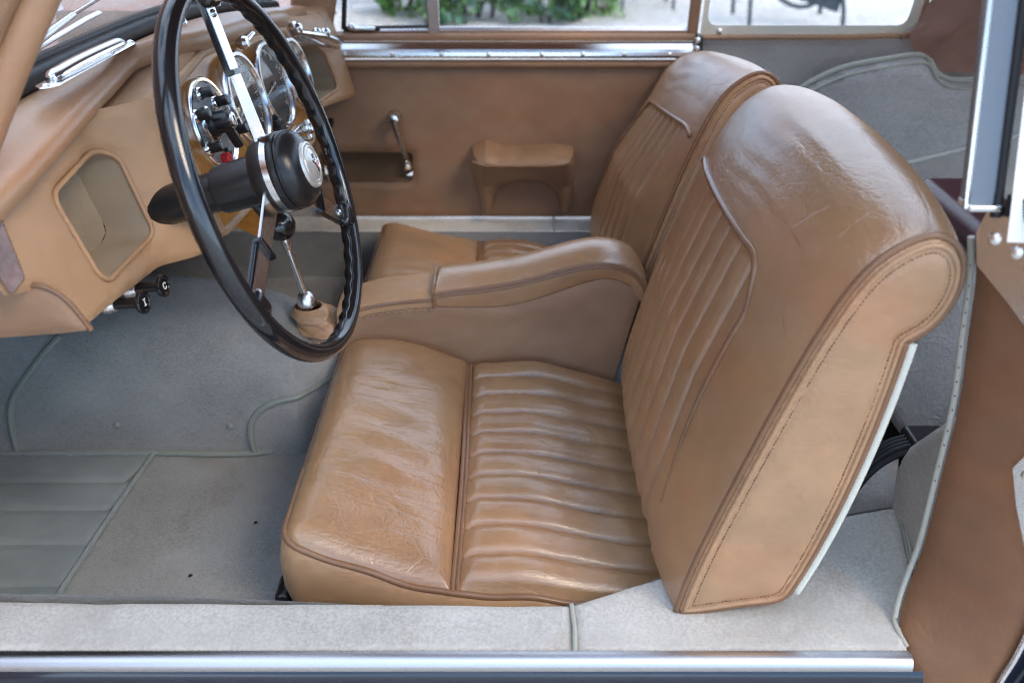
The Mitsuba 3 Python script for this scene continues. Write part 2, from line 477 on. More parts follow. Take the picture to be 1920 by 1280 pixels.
t_ = thing('garden_lounger', 'dark grey garden lounger with curved metal frame on the gravel behind the rear side window', 'garden chair')
lp_ = extr(smooth_poly([(1.80, 0.34), (1.82, -0.04), (2.02, -0.20), (2.28, -0.28), (2.43, -0.33), (2.44, -0.12), (2.32, 0.0), (2.1, 0.18)], 0.02), 0.03, 0.006)
put('seat_panel', tm(np.c_[lp_.vertices[:, 0], 6.36 + lp_.vertices[:, 2], lp_.vertices[:, 1]], lp_.faces), 'garden_metal', False, parent=t_)
for yy in (6.34, 6.91):
    put('side_rail', tube(spline([(1.76, yy, 0.32), (1.82, yy, -0.04), (2.0, yy, -0.235), (2.2, yy, -0.27), (2.36, yy, -0.18), (2.43, yy, -0.22), (2.47, yy, -0.42)], 50), 0.018, 8), 'garden_metal', parent=t_)
    put('leg', tube([(1.73, yy, 0.35), (1.77, yy, -0.42)], 0.016, 8), 'garden_metal', parent=t_)
t_ = thing('garden_chair', 'thin legged dark garden chair standing on gravel past the box hedge', 'garden chair')
for xx, yy in ((0.92, 7.1), (1.30, 7.1), (0.92, 7.5), (1.30, 7.5)):
    put('leg', tube([(xx, yy, 0.05), (xx + (0.02 if xx > 1 else -0.02), yy - 0.02, -0.42)], 0.012, 8), 'garden_metal', parent=t_)
put('seat', rbox((0.46, 0.46, 0.03), 0.012, (1.11, 7.3, 0.06)), 'garden_metal', parent=t_)
put('backrest', rbox((0.44, 0.025, 0.42), 0.012, (1.11, 7.53, 0.34)), 'garden_metal', parent=t_)

# ================================================================== CAR BODY
car = thing('car_body', 'dark navy car body around the open driver doorway with carpeted sill and leather door post', 'car')
# sill: carpet on top, trim, rocker
sp = Polygon([(-1.3, 0.004), (0.452, 0.004), (0.456, 0.03), (0.463, 0.058), (0.487, 0.09), (0.512, 0.145), (0.540, 0.265), (0.44, 0.242), (0.19, 0.128), (0.072, 0.078), (-1.3, 0.092)])


def sill_z(q, d, off=0.0):
    e = np.clip(d / 0.012, 0, 1)
    z = 0.006 * np.sqrt(1 - (1 - e) ** 2) - 0.004
    z = z + 0.004 * (meshkit.fbm(np.c_[q * 14, np.zeros(len(q))], 3) - 0.5)
    return np.c_[q, z + off]


front = sp.intersection(shapely.box(-2, -1, 0.0705, 1))
rear = sp.intersection(shapely.box(0.0735, -1, 2, 1))
put('sill_carpet', sheet(front, 0.006, sill_z), 'carpet_sill', True, parent=car, label='light grey carpet strip along the front of the door sill')
put('sill_carpet', sheet(rear, 0.006, sill_z), 'carpet_sill', True, parent=car, label='wider light grey carpet piece running from the sill back beside the driver seat')
put('sill_seam', tube(resample([(0.072, 0.006, 0.001), (0.0735, 0.04, 0.002), (0.072, 0.078, 0.0)], 0.006), 0.0028, 8), 'welt', parent=car)
put('sill_inner_wall', loft([(-1.3, 0.09, 0.0), (-0.3, 0.086, 0.0), (0.072, 0.077, 0.0), (0.19, 0.127, 0.0), (0.44, 0.241, 0.0), (0.54, 0.264, 0.0)],
                            [(-1.3, 0.10, -0.12), (-0.3, 0.096, -0.12), (0.072, 0.087, -0.12), (0.19, 0.137, -0.12), (0.44, 0.25, -0.12), (0.54, 0.274, -0.12)]), 'carpet_floor', True, parent=car)
prof = [(0.006, 0.0015), (0.003, 0.0035), (-0.004, 0.0045), (-0.010, 0.0025), (-0.0135, -0.003), (-0.014, -0.010), (-0.011, -0.014), (-0.0095, -0.0145)]
put('sill_trim', surf(np.stack([[(x, a, b) for a, b in prof] for x in np.linspace(-1.3, 0.451, 40)])), 'brushed', True, parent=car, label='polished metal strip along the sill edge')
rp = [(-0.0095, -0.0145), (-0.0125, -0.018), (-0.0155, -0.03), (-0.021, -0.06), (-0.035, -0.14), (-0.02, -0.25), (0.02, -0.3)]
put('rocker', surf(np.stack([[(x, a, b) for a, b in spline(rp, 24)] for x in np.linspace(-1.3, 0.466, 30)])), 'navy_paint', True, parent=car, label='glossy dark navy rocker panel under the sill strip')
# door post (jamb)
L = [(0.470, 0.012, -0.30), (0.468, 0.018, -0.10), (0.456, 0.020, -0.03), (0.4575, 0.050, 0.004), (0.478, 0.081, 0.066), (0.480, 0.082, 0.11), (0.478, 0.083, 0.20), (0.475, 0.084, 0.29), (0.466, 0.085, 0.363), (0.459, 0.085, 0.42), (0.447, 0.083, 0.475)]
Rr = [(0.545, -0.02, -0.30), (0.550, -0.012, -0.10), (0.556, -0.006, -0.03), (0.562, -0.006, 0.004), (0.568, -0.004, 0.066), (0.567, -0.002, 0.11), (0.561, 0.0, 0.20), (0.552, 0.0, 0.29), (0.536, 0.0, 0.363), (0.520, 0.0, 0.42), (0.505, 0.002, 0.475)]
Ls, Rs = spline(L, 90), spline(Rr, 90)
nrm = A(-0.70, -0.70, 0.1)
rows = []
for t in np.linspace(0, 1, 26):
    bul = 0.010 * (1 - (2 * t - 1) ** 6) + 0.006 * math.sin(math.pi * t)
    rows.append(Ls * (1 - t) + Rs * t + nrm * bul)
put('door_post', surf(np.stack(rows)), 'leather_post', True, parent=car, label='dark brown leather door post behind the driver seat')
wl = Ls + A(-0.005, 0.002, 0.0)
m_ = (wl[:, 2] > 0.0)
put('post_welt', tube(wl[m_], 0.0034, 10), 'welt', parent=car, label='pale grey green edge welt with small holes along the door post')
put('post_welt', tube(spline([(0.4545, 0.058, 0.006), (0.450, 0.047, 0.005), (0.4515, 0.028, 0.001), (0.455, 0.016, -0.003)], 24), 0.0026, 8), 'welt', parent=car)
hs = []
wv = wl[m_]
for i in range(14):
    q = wv[int(len(wv) * (0.40 + 0.56 * i / 14 + 0.006 * math.sin(i * 5)))]
    hs.append(trimesh.creation.icosphere(1, 0.0009).apply_translation(q + A(-0.0016, -0.0029, 0.0004)))
put('welt_holes', cat(hs), 'dark_void', parent=car, kind='stuff')
# striker plate on the post
sk = smooth_poly([(0.0, 0.0), (0.045, -0.015), (0.055, 0.10), (0.008, 0.095), (-0.004, 0.05)], 0.006)
Xp = A(0.58, -0.81, 0.0)
Xp /= np.linalg.norm(Xp)
Zp = A(-0.81, -0.58, 0.27)
Zp /= np.linalg.norm(Zp)
st_o = A(0.515, 0.028, 0.19)
put('striker_plate', place(extr(smooth_poly([(0.006, 0.058), (0.020, 0.095), (0.042, 0.155), (0.08, 0.155), (0.08, -0.06), (0.052, -0.045), (0.020, 0.020)], 0.006), 0.003, 0.0008), st_o + Zp * 0.011, Xp, A(0, 0, 1), Zp), 'chrome', parent=car, label='chrome lock striker plate on the door post')
put('striker_screw', screw(st_o + Xp * 0.021 + A(0, 0, 0.058) + Zp * 0.0145, Zp, 0.0055), 'silver', parent=car)
put('striker_block', place(rbox((0.03, 0.05, 0.02), 0.004), st_o + Xp * 0.05 + A(0, 0, 0.06) + Zp * 0.02, Xp, A(0, 0, 1), Zp), 'gloss_black', parent=car)
# rear quarter outer body and inner flange
put('rear_quarter', loft_s([[tuple(p_ + A(0.002, -0.006, 0)) for p_ in Rs[::6]], [tuple(p_ + A(0.022, -0.02, 0)) for p_ in Rs[::6]],
                            [tuple(A(0.75, -0.05, p_[2])) for p_ in Rs[::6]], [tuple(A(1.5, -0.02, p_[2])) for p_ in Rs[::6]]], 50, 30), 'navy_paint', True, parent=car, label='dark navy painted rear quarter beside the door post')
put('quarter_flange', tube(Rs[2:70] + A(0.0, -0.006, 0), 0.004, 8), 'silver', parent=car)
# belt bracket, chrome
bk = smooth_poly([(0.0, 0.010), (0.006, 0.040), (0.075, 0.040), (0.095, -0.06), (0.072, -0.066), (0.045, -0.045), (0.008, -0.02)], 0.004)
bo = A(0.441, 0.068, 0.478)
Xb = A(0.58, -0.81, 0.0)
Xb /= np.linalg.norm(Xb)
Zb = A(-0.81, -0.58, 0.07)
Zb /= np.linalg.norm(Zb)
put('belt_bracket', place(extr(bk, 0.004, 0.001), bo + Zb * 0.006, Xb, A(0, 0, 1), Zb), 'chrome', parent=car, label='chrome bracket with two screws at the top of the door post')
for dx, dz in ((0.018, 0.010), (0.040, 0.004)):
    put('bracket_screw', screw(bo + Xb * dx + A(0, 0, dz) + Zb * 0.0105, Zb, 0.0062), 'silver', parent=car)
put('belt_moulding', tube(spline([(0.475, 0.032, 0.488), (0.51, 0.008, 0.485), (0.60, -0.02, 0.482), (1.4, -0.03, 0.47)], 40), 0.017, 16), 'chrome', parent=car, label='chrome belt moulding running back from the door post')
put('bracket_block', place(rbox((0.05, 0.022, 0.03), 0.003), bo + Xb * 0.045 + A(0, 0, 0.044), Xb, A(0, 0, 1), Zb), 'satin_black', parent=car)

# driver door, swung open forward of the doorway
hx, hy, ha = -0.80, -0.03, math.radians(-105)
dX, dY = A(math.cos(ha), math.sin(ha), 0), A(-math.sin(ha), math.cos(ha), 0)
ddp = smooth_poly([(0.0, -0.24), (1.10, -0.24), (1.18, 0.47), (0.0, 0.47)], 0.03)
kd = put('driver_door', place(extr(ddp, 0.05, 0.01), A(hx, hy, 0), dX, A(0, 0, 1), -dY), 'navy_paint', 30, parent=car)
put('door_trim', place(extr(ddp.buffer(-0.03), 0.02, 0.008), A(hx, hy, 0) + dY * 0.022, dX, A(0, 0, 1), -dY), 'leather_door', 30, parent=kd)
# far sill, far lower wall
put('far_sill_carpet', loft([(-1.2, 1.27, 0.0), (0.5, 1.27, 0.0)], [(-1.2, 1.37, 0.004), (0.5, 1.37, 0.004)]), 'carpet_sill', True, parent=car, label='grey carpet strip on the far sill below the passenger door')
put('far_sill_wall', loft([(-1.2, 1.27, -0.0005), (0.5, 1.27, -0.0005)], [(-1.2, 1.26, -0.13), (0.5, 1.26, -0.13)]), 'carpet_floor', True, parent=car)
put('sill_seam', tube([(0.10, 1.27, 0.003), (0.102, 1.32, 0.005), (0.10, 1.37, 0.007)], 0.003, 8), 'welt', parent=car)
put('firewall', loft([(-1.08, 0.05, -0.12), (-1.08, 1.36, -0.12)], [(-0.98, 0.05, 0.12), (-0.98, 1.36, 0.12)], [(-0.72, 0.05, 0.50), (-0.72, 1.36, 0.50)]), 'carpet_floor', True, parent=car)
put('kick_panel', loft([(-1.1, 1.36, -0.12), (-0.46, 1.36, -0.12)], [(-1.0, 1.36, 0.48), (-0.44, 1.36, 0.48)]), 'carpet_side', True, parent=car)
put('kick_welt', tube([(-0.435, 1.352, 0.0), (-0.43, 1.352, 0.26)], 0.006, 8), 'welt', parent=car)

# rear quarter trim, far side
put('rear_trim', sheet(Polygon([(0.418, -0.12), (1.6, -0.12), (1.6, 0.345), (1.03, 0.349), (0.99, 0.40), (0.96, 0.49), (0.885, 0.47), (0.86, 0.421), (0.418, 0.421)]), 0.03, XZ(1.372)), 'carpet_side', True, parent=car, label='grey carpet lining of the far rear quarter below the side window')
arc = spline([(0.52, 0.18), (0.60, 0.275), (0.66, 0.322), (0.74, 0.362), (0.84, 0.382), (0.925, 0.386), (0.945, 0.360), (0.98, 0.338), (1.06, 0.336), (1.5, 0.332)], 80)
wp = Polygon([(0.5, -0.12)] + [tuple(a_) for a_ in arc] + [(1.5, -0.12)])
put('wheel_arch_trim', sheet(wp, 0.02, lambda q, d: np.c_[q[:, 0], 1.352 - 0.022 * np.sqrt(1 - (1 - np.clip(d / 0.03, 0, 1)) ** 2) + 0.010 * (meshkit.fbm(np.c_[q * 7, q[:, :1] * 0], 3) - 0.5), q[:, 1]]), 'carpet_rear', True, parent=car, label='lighter grey carpet over the far rear wheel arch')
put('arch_welt', tube(np.c_[arc[:, 0], np.full(80, 1.345), arc[:, 1]], 0.006, 10), 'welt', parent=car, label='pale welt following the rear wheel arch curve')
put('arch_welt', tube(np.c_[arc[:, 0] + 0.004, np.full(80, 1.333), arc[:, 1] - 0.016], 0.0035, 8), 'welt', parent=car)
put('side_welt', tube([(0.80, 1.327, 0.105), (0.93, 1.327, 0.150), (1.25, 1.327, 0.235)], 0.005, 8), 'welt_cream', parent=car)
put('lower_rear_trim', sheet(Polygon([(0.70, -0.12), (0.80, 0.103), (0.93, 0.148), (1.25, 0.233), (1.25, -0.12)]), 0.03, XZ(1.322)), 'carpet_side', True, parent=car)
# rear side window, far side
fr = Polygon([(0.418, 0.424), (0.80, 0.424), (0.86, 0.430), (0.893, 0.455), (0.897, 0.52), (0.86, 0.80), (0.418, 0.84)])
hole = smooth_poly([(0.43, 0.449), (0.80, 0.449), (0.87, 0.449), (0.872, 0.52), (0.84, 0.78), (0.43, 0.82)], 0.02)
tum = lambda y0: (lambda q, d: np.c_[q[:, 0], y0 - 0.22 * np.maximum(q[:, 1] - 0.43, 0), q[:, 1]])
put('quarter_window_frame', sheet(Polygon(fr.exterior.coords, [hole.exterior.coords]), 0.012, tum(1.366)), 'cream', True, parent=car, label='pinkish white frame of the far rear side window')
put('quarter_window_sill', tube([(0.42, 1.362, 0.424), (0.75, 1.362, 0.424), (0.86, 1.36, 0.428)], 0.006, 8), 'leather_pad', parent=car)
put('quarter_window_glass', sheet(hole.buffer(0.004), 0.08, tum(1.372)), 'glass', False, parent=car)
put('window_screw', screw(A(0.46, 1.36, 0.437), (0, -1, 0.2), 0.006), 'silver', parent=car)

# ------------------------------------------------------------------ folding hood
hood = thing('folding_hood', 'folding fabric hood with white outer cloth and brown lining over the cabin and a made up gap above the seats to let light in', 'car hood')
xs = np.linspace(0.86, 1.55, 24)


def roof_z(x, y):
    c = 0.86 + 0.06 * np.sin(np.clip((x + 0.30) / 1.2, 0, 1.2) * np.pi / 1.25) - np.maximum(x - 0.7, 0) ** 2 * 0.55
    return c - 0.22 * np.abs((y - 0.69) / 0.55) ** 3 * 0.25


ys = np.linspace(0.14, 1.24, 24)
for xa, xb, nm in ((-0.36, 0.26, 'front_'), (0.80, 1.55, '')):  # gap between the strips is made up; both sized for light on the seats
    Xg, Yg = np.meshgrid(np.linspace(xa, xb, 24), ys, indexing='ij')
    put(nm + 'lining', surf(np.stack([Xg, Yg, roof_z(Xg, Yg)], -1)), 'hood_lining', True, parent=hood)
    put(nm + 'outer_cloth', surf(np.stack([Xg, 0.69 + (Yg - 0.69) * 1.03, roof_z(Xg, Yg) + 0.012], -1)), 'white_fabric', True, parent=hood)
hl = Polygon([(0.872, 0.425), (0.915, 0.378), (0.948, 0.352), (1.7, 0.338), (1.7, 0.80), (0.80, 0.86), (0.862, 0.80), (0.90, 0.52)])


def lining_side(q, d):
    u = q[:, 0] * 0.75 - q[:, 1] * 0.66
    fold = 0.026 * np.sin(u * 22 + 3 * meshkit.noise(np.c_[q * 5, q[:, :1] * 0])) + 0.02 * (meshkit.fbm(np.c_[q * 6, q[:, :1] * 0], 3) - 0.5)
    return np.c_[q[:, 0], 1.346 - 0.22 * np.maximum(q[:, 1] - 0.40, 0) + (fold - 0.012) * np.clip(d / 0.07, 0, 1), q[:, 1]]


put('lining_side', sheet(hl, 0.012, lining_side), 'hood_lining', True, parent=hood, label='creased dark brown hood lining behind the far rear side window')
put('lining_edge', tube(spline([(0.90, 1.355, 0.52), (0.898, 1.352, 0.46), (0.885, 1.352, 0.436), (0.86, 1.352, 0.4265)], 24), 0.007, 8), 'leather_piping', parent=hood)
# near side rear quarter: window post, white cloth with window
tn = lambda y0: (lambda q, d: np.c_[q[:, 0], y0 + 0.26 * (q[:, 1] - 0.49), q[:, 1]])
nh = Polygon([(0.4405, 0.496), (0.50, 0.494), (1.6, 0.50), (1.6, 0.72), (0.9, 0.88), (0.434, 0.89)])
nw = smooth_poly([(0.452, 0.532), (0.86, 0.532), (0.88, 0.60), (0.83, 0.80), (0.449, 0.82)], 0.018)
put('near_quarter_cloth', sheet(Polygon(nh.exterior.coords, [nw.exterior.coords]), 0.012, tn(0.020)), 'white_fabric', True, parent=hood, label='bright white outer cloth of the hood around the near rear side window')
put('near_window_pane', sheet(nw.buffer(0.003), 0.05, tn(0.024)), 'sky_painted_pane', False, parent=hood, label='rounded near rear side window in the white cloth')
pw = np.array(nw.exterior.coords)[::2]
put('near_window_seal', tube(np.c_[pw[:, 0], 0.0185 + 0.26 * (pw[:, 1] - 0.49), pw[:, 1]][:-1], 0.0018, 6, closed=True), 'rubber', parent=hood)
put('near_quarter_lining', sheet(Polygon(nh.exterior.coords, [nw.exterior.coords]).intersection(shapely.box(0.447, 0, 2, 2)), 0.03, tn(0.030)), 'hood_lining', True, parent=hood)
tp = lambda a, b, off: [(a + 0.0, off, 0.506), (b, off + 0.26 * 0.39, 0.90)]
wpost = smooth_poly([(-0.014, -0.008), (0.009, -0.010), (0.010, 0.010), (-0.014, 0.012)], 0.003)
wpc = np.array(wpost.exterior.coords)[:-1]
put('window_post', surf(np.stack([np.c_[xx + wpc[:, 0] * 1.0, yy + wpc[:, 1], np.full(len(wpc), zz)] for xx, yy, zz in ((0.424, 0.052, 0.517), (0.424, 0.056, 0.535), (0.4215, 0.10, 0.71), (0.416, 0.152, 0.90))]), wrap_v=True), 'post_metal', 30, parent=hood, label='tall bluish metal window post at the rear of the driver doorway')
put('post_edge', tube([(0.4085, 0.045, 0.519), (0.4078, 0.05, 0.54), (0.406, 0.093, 0.71), (0.400, 0.144, 0.90)], 0.0028, 8), 'chrome', parent=hood)
put('post_seal', tube([(0.438, 0.046, 0.51), (0.4375, 0.052, 0.535), (0.4355, 0.094, 0.71), (0.430, 0.144, 0.90)], 0.0050, 10), 'rubber', parent=hood)
put('post_foot', rbox((0.03, 0.025, 0.006), 0.002, (0.424, 0.052, 0.520)), 'chrome', parent=hood)

# ------------------------------------------------------------------ windscreen
ws = thing('windscreen', 'raked windscreen with black rubber seal above the dashboard', 'windscreen')
wb = spline([(-0.535, 0.06, 0.545), (-0.565, 0.16, 0.556), (-0.577, 0.35, 0.560), (-0.577, 0.69, 0.556), (-0.562, 1.05, 0.535), (-0.50, 1.27, 0.505)], 60)
wt = spline([(-0.30, 0.13, 0.86), (-0.34, 0.35, 0.885), (-0.35, 0.69, 0.89), (-0.335, 1.05, 0.885), (-0.28, 1.25, 0.86)], 60)
put('pane', surf(np.stack([wb, wt])), 'glass', True, parent=ws)
put('seal', tube(wb + A(0.004, 0, -0.002), 0.0125, 12), 'rubber', parent=ws, label='black rubber seal along the base of the windscreen')
put('seal_lip', tube(wb + A(-0.004, 0, 0.0145), 0.006, 8), 'rubber', parent=ws)
put('header_rail', tube(wt, 0.02, 10), 'leather_pad', parent=ws)
# pillars
ap = thing('near_windscreen_pillar', 'brown leather windscreen pillar on the driver side at the top left', 'windscreen pillar')
pa = [(-0.612, 0.095, 0.40), (-0.527, 0.105, 0.515), (-0.475, 0.117, 0.60), (-0.416, 0.128, 0.69), (-0.29, 0.155, 0.87)]
put('cover', tube(spline(pa, 40), np.linspace(0.018, 0.0135, 40), 14, sq=1.0, up=(0, 1, 0)), 'leather_pad', parent=ap)
put('edge_roll', tube(spline(pa, 40) + A(-0.033, -0.012, 0.0), 0.0165, 12), 'leather_door', parent=ap)
ap = thing('far_windscreen_pillar', 'brown leather windscreen pillar on the passenger side beside the vent window', 'windscreen pillar')
pb = [(-0.415, 1.345, 0.40), (-0.405, 1.343, 0.45), (-0.392, 1.335, 0.50), (-0.372, 1.322, 0.58), (-0.28, 1.255, 0.87)]
put('cover', surf(np.stack([spline(pb, 30) + A(*o_) for o_ in ((0.012, 0.0, 0.0), (0.016, -0.016, 0), (-0.006, -0.02, 0), (-0.035, -0.008, 0.002), (-0.07, -0.02, 0.006), (-0.085, 0.01, 0.01))])), 'leather_pad', True, parent=ap)
put('base_block', rbox((0.075, 0.10, 0.05), 0.018, (-0.430, 1.305, 0.470)), 'leather_pad', True, parent=ap)
put('pillar_screw', screw(A(-0.382, 1.326, 0.483), (0.4, -1, 0), 0.005), 'silver', parent=ap)

# wipers outside and bonnet
bn = thing('bonnet', 'glossy dark navy bonnet beyond the windscreen', 'car bonnet')
put('panel', loft_s([[(-0.60, yy, 0.535 - 0.16 * abs((yy - 0.69) / 0.62) ** 3 + dz) if k == 0 else (-0.60 - k * 0.4, yy, 0.515 - 0.20 * abs((yy - 0.69) / 0.62) ** 3 + dz - 0.03 * k) for yy in np.linspace(0.02, 1.36, 15)] for k, dz in ((0, 0), (1, -0.01), (2, -0.01), (3, -0.02))], 40, 24), 'navy_paint', True, parent=bn)
put('cowl_side', loft_s([[(xx, 0.022, 0.37 - 0.03 * k_) for k_, xx in enumerate((-0.70, -1.1, -1.5, -1.85))], [(xx, -0.025, 0.30 - 0.03 * k_) for k_, xx in enumerate((-0.80, -1.1, -1.5, -1.85))],
                         [(xx, -0.045, 0.0) for xx in (-0.81, -1.1, -1.5, -1.85)], [(xx, -0.02, -0.30) for xx in (-0.81, -1.1, -1.5, -1.85)]], 30, 16), 'navy_paint', True, parent=bn)
put('cowl_lining', loft([(-0.72, 0.045, 0.40), (-1.15, 0.045, 0.36)], [(-0.80, 0.03, 0.0), (-1.15, 0.03, 0.0)], [(-0.80, 0.06, -0.14), (-1.15, 0.06, -0.14)]), 'carpet_side', True, parent=bn)
w_ = thing('wiper', 'bright metal windscreen wiper lying at the driver side base of the windscreen', 'windscreen wiper')
put('arm', cat([tube([(-0.655, 0.47, 0.552), (-0.640, 0.54, 0.572), (-0.622, 0.62, 0.592)], [0.011, 0.010, 0.007], 10, sq=0.5), tube([(-0.655, 0.44, 0.535), (-0.655, 0.475, 0.552)], 0.014, 12)]), 'chrome', parent=w_)
put('rod', tube([(-0.624, 0.61, 0.590), (-0.585, 0.80, 0.625), (-0.53, 1.0, 0.665)], 0.0028, 8), 'chrome', parent=w_)
put('pivot', lathe([(0, 0.008), (0.006, 0.007), (0.009, 0.002), (0.009, -0.01)], (-0.648, 0.49, 0.568), (0.3, -0.5, 1), 16), 'silver', parent=w_)
put('blade', tube([(-0.66, 0.44, 0.548), (-0.642, 0.70, 0.572), (-0.64, 0.745, 0.574)], 0.0065, 10, sq=0.6), 'silver', parent=w_)
w_ = thing('wiper_001', 'far windscreen wiper blade resting higher on the glass, near the steering wheel top', 'windscreen wiper')
put('blade', tube([(-0.635, 0.90, 0.60), (-0.60, 1.10, 0.605), (-0.58, 1.2, 0.60)], 0.009, 10, sq=0.6), 'silver', parent=w_)

# ================================================================== FLOOR
fz = -0.115
put('floor', sheet(Polygon([(-1.15, 0.09), (1.0, 0.09), (1.0, 1.28), (-1.15, 1.28)]), 0.03, lambda q, d: np.c_[q, fz + 0.006 * (meshkit.fbm(np.c_[q * 6, q[:, :1] * 0], 3) - 0.5)]), 'carpet_floor', True,
    kind='structure', label='grey carpet on the car floor')


def tun_top(x):
    return np.interp(x, [-1.1, -0.62, -0.50, -0.42, -0.34, -0.25, 0.7], [0.16, 0.135, 0.118, 0.095, 0.048, 0.02, 0.0])


def tun(x, ph, off=0.0):
    hw = np.interp(x, [-0.36, -0.27], [0.150, 0.03]) + off
    y = 0.69 - hw * np.sign(np.cos(ph)) * np.abs(np.cos(ph)) ** 0.62
    z = fz - 0.004 + (tun_top(x) - fz + off) * np.abs(np.sin(ph)) ** 0.72
    return np.stack([x + 0 * ph, y, z], -1)


xs = np.linspace(-1.1, 0.7, 120)
ph = np.linspace(0.0, np.pi, 60)
put('tunnel', surf(np.stack([tun(np.full(60, x), ph) for x in xs])), 'carpet_floor', True, parent='floor', label='grey carpeted transmission tunnel')


def onfloor(ctrl, r, mat, name):
    """ctrl: (x, phi) pairs along the tunnel."""
    c = spline(ctrl, 40)
    p_ = np.stack([tun(np.array(a), np.array(b), 0.002) for a, b in c])
    put(name, tube(p_, r, 8), mat, parent='floor')


onfloor([(-0.845, 0.02), (-0.842, 0.16), (-0.832, 0.30), (-0.80, 0.50), (-0.74, 0.9)], 0.0055, 'welt_dark', 'tunnel_welt')
onfloor([(-0.440, 0.02), (-0.442, 0.14), (-0.432, 0.26), (-0.405, 0.40), (-0.36, 0.56), (-0.31, 0.72), (-0.27, 0.95)], 0.0055, 'welt_dark', 'tunnel_welt')
put('edge_welt', tube(spline([(-1.05, 0.535, fz + 0.005), (-0.8, 0.537, fz + 0.006), (-0.6, 0.538, fz + 0.006), (-0.44, 0.538, fz + 0.006), (-0.38, 0.555, fz + 0.008), (-0.28, 0.60, fz + 0.012)], 40), 0.0055, 8), 'welt_dark', parent='floor')
for q in ((-0.665, 0.155), (-0.475, 0.17)):
    c0 = tun(np.array(q[0]), np.array(q[1]), 0.001)
    put('snap_stud', lathe([(0, 0.003), (0.004, 0.0025), (0.006, 0)], c0, (0, -1, 0.2), 14), 'welt_dark', parent='floor')
for x_, y_ in ((-0.46, 0.245), (-0.395, 0.36)):
    put('carpet_hole', lathe([(0, 0.0015), (0.002, 0.0013), (0.003, 0)], (x_, y_, fz + 0.004), (0, 0, 1), 12), 'dark_void', parent='floor')

mt = thing('heel_mat', 'grey green quilted heel mat stitched into the driver footwell carpet', 'floor mat')
edges = [0.535, 0.458, 0.387, 0.308, 0.222, 0.13]
for i in range(5):
    y1, y0 = edges[i], edges[i + 1]
    pl = Polygon([(-1.02, y0), (-0.632 + 0.011 * (y1 - y0) / 0.08 * 0, y0), (-0.61 - 0.07 * (0.535 - y1) * 0.6, y1), (-1.02, y1)])
    put('panel', sheet(pl, 0.008, lambda q, d: np.c_[q, fz + 0.005 + 0.003 * np.sqrt(np.clip(d / 0.016, 0, 1) * (2 - np.clip(d / 0.016, 0, 1))) + 0.006 * (meshkit.fbm(np.c_[q[:, 0] * 14 + q[:, 1] * 20, q[:, 1] * 9, 0 * q[:, 0]], 3) - 0.5) * np.clip(d / 0.02, 0, 1)]), 'mat_cloth', True, parent=mt)
put('edge_binding', tube(spline([(-0.612, 0.535, fz + 0.007), (-0.622, 0.40, fz + 0.007), (-0.634, 0.13, fz + 0.007)], 20), 0.004, 8), 'mat_cloth', parent=mt)
put('edge_binding', tube([(-1.02, 0.533, fz + 0.007), (-0.612, 0.535, fz + 0.007)], 0.004, 8), 'mat_cloth', parent=mt)

# ================================================================== SEATS
O = [(0.196, 0.004), (0.210, 0.072), (0.254, 0.224), (0.293, 0.344), (0.330, 0.432), (0.355, 0.464), (0.391, 0.484), (0.412, 0.480), (0.428, 0.461), (0.4315, 0.428), (0.416, 0.390), (0.393, 0.371)]
NT = 200
Oc = resample(spline(O, 400), 0.0041)
NT = len(Oc)
tang = np.gradient(Oc, axis=0)
tang /= np.linalg.norm(tang, axis=1, keepdims=True)
nor = np.c_[-tang[:, 1], tang[:, 0]]      # outward (to the front, then up, then back)
arcl = np.r_[0, np.cumsum(np.linalg.norm(np.diff(Oc, axis=0), axis=1))]
tt = arcl / arcl[-1]
i_top = int(np.argmin(np.abs(Oc[:, 1] - 0.388) + (tt > 0.62)))   # where the fluted panel ends


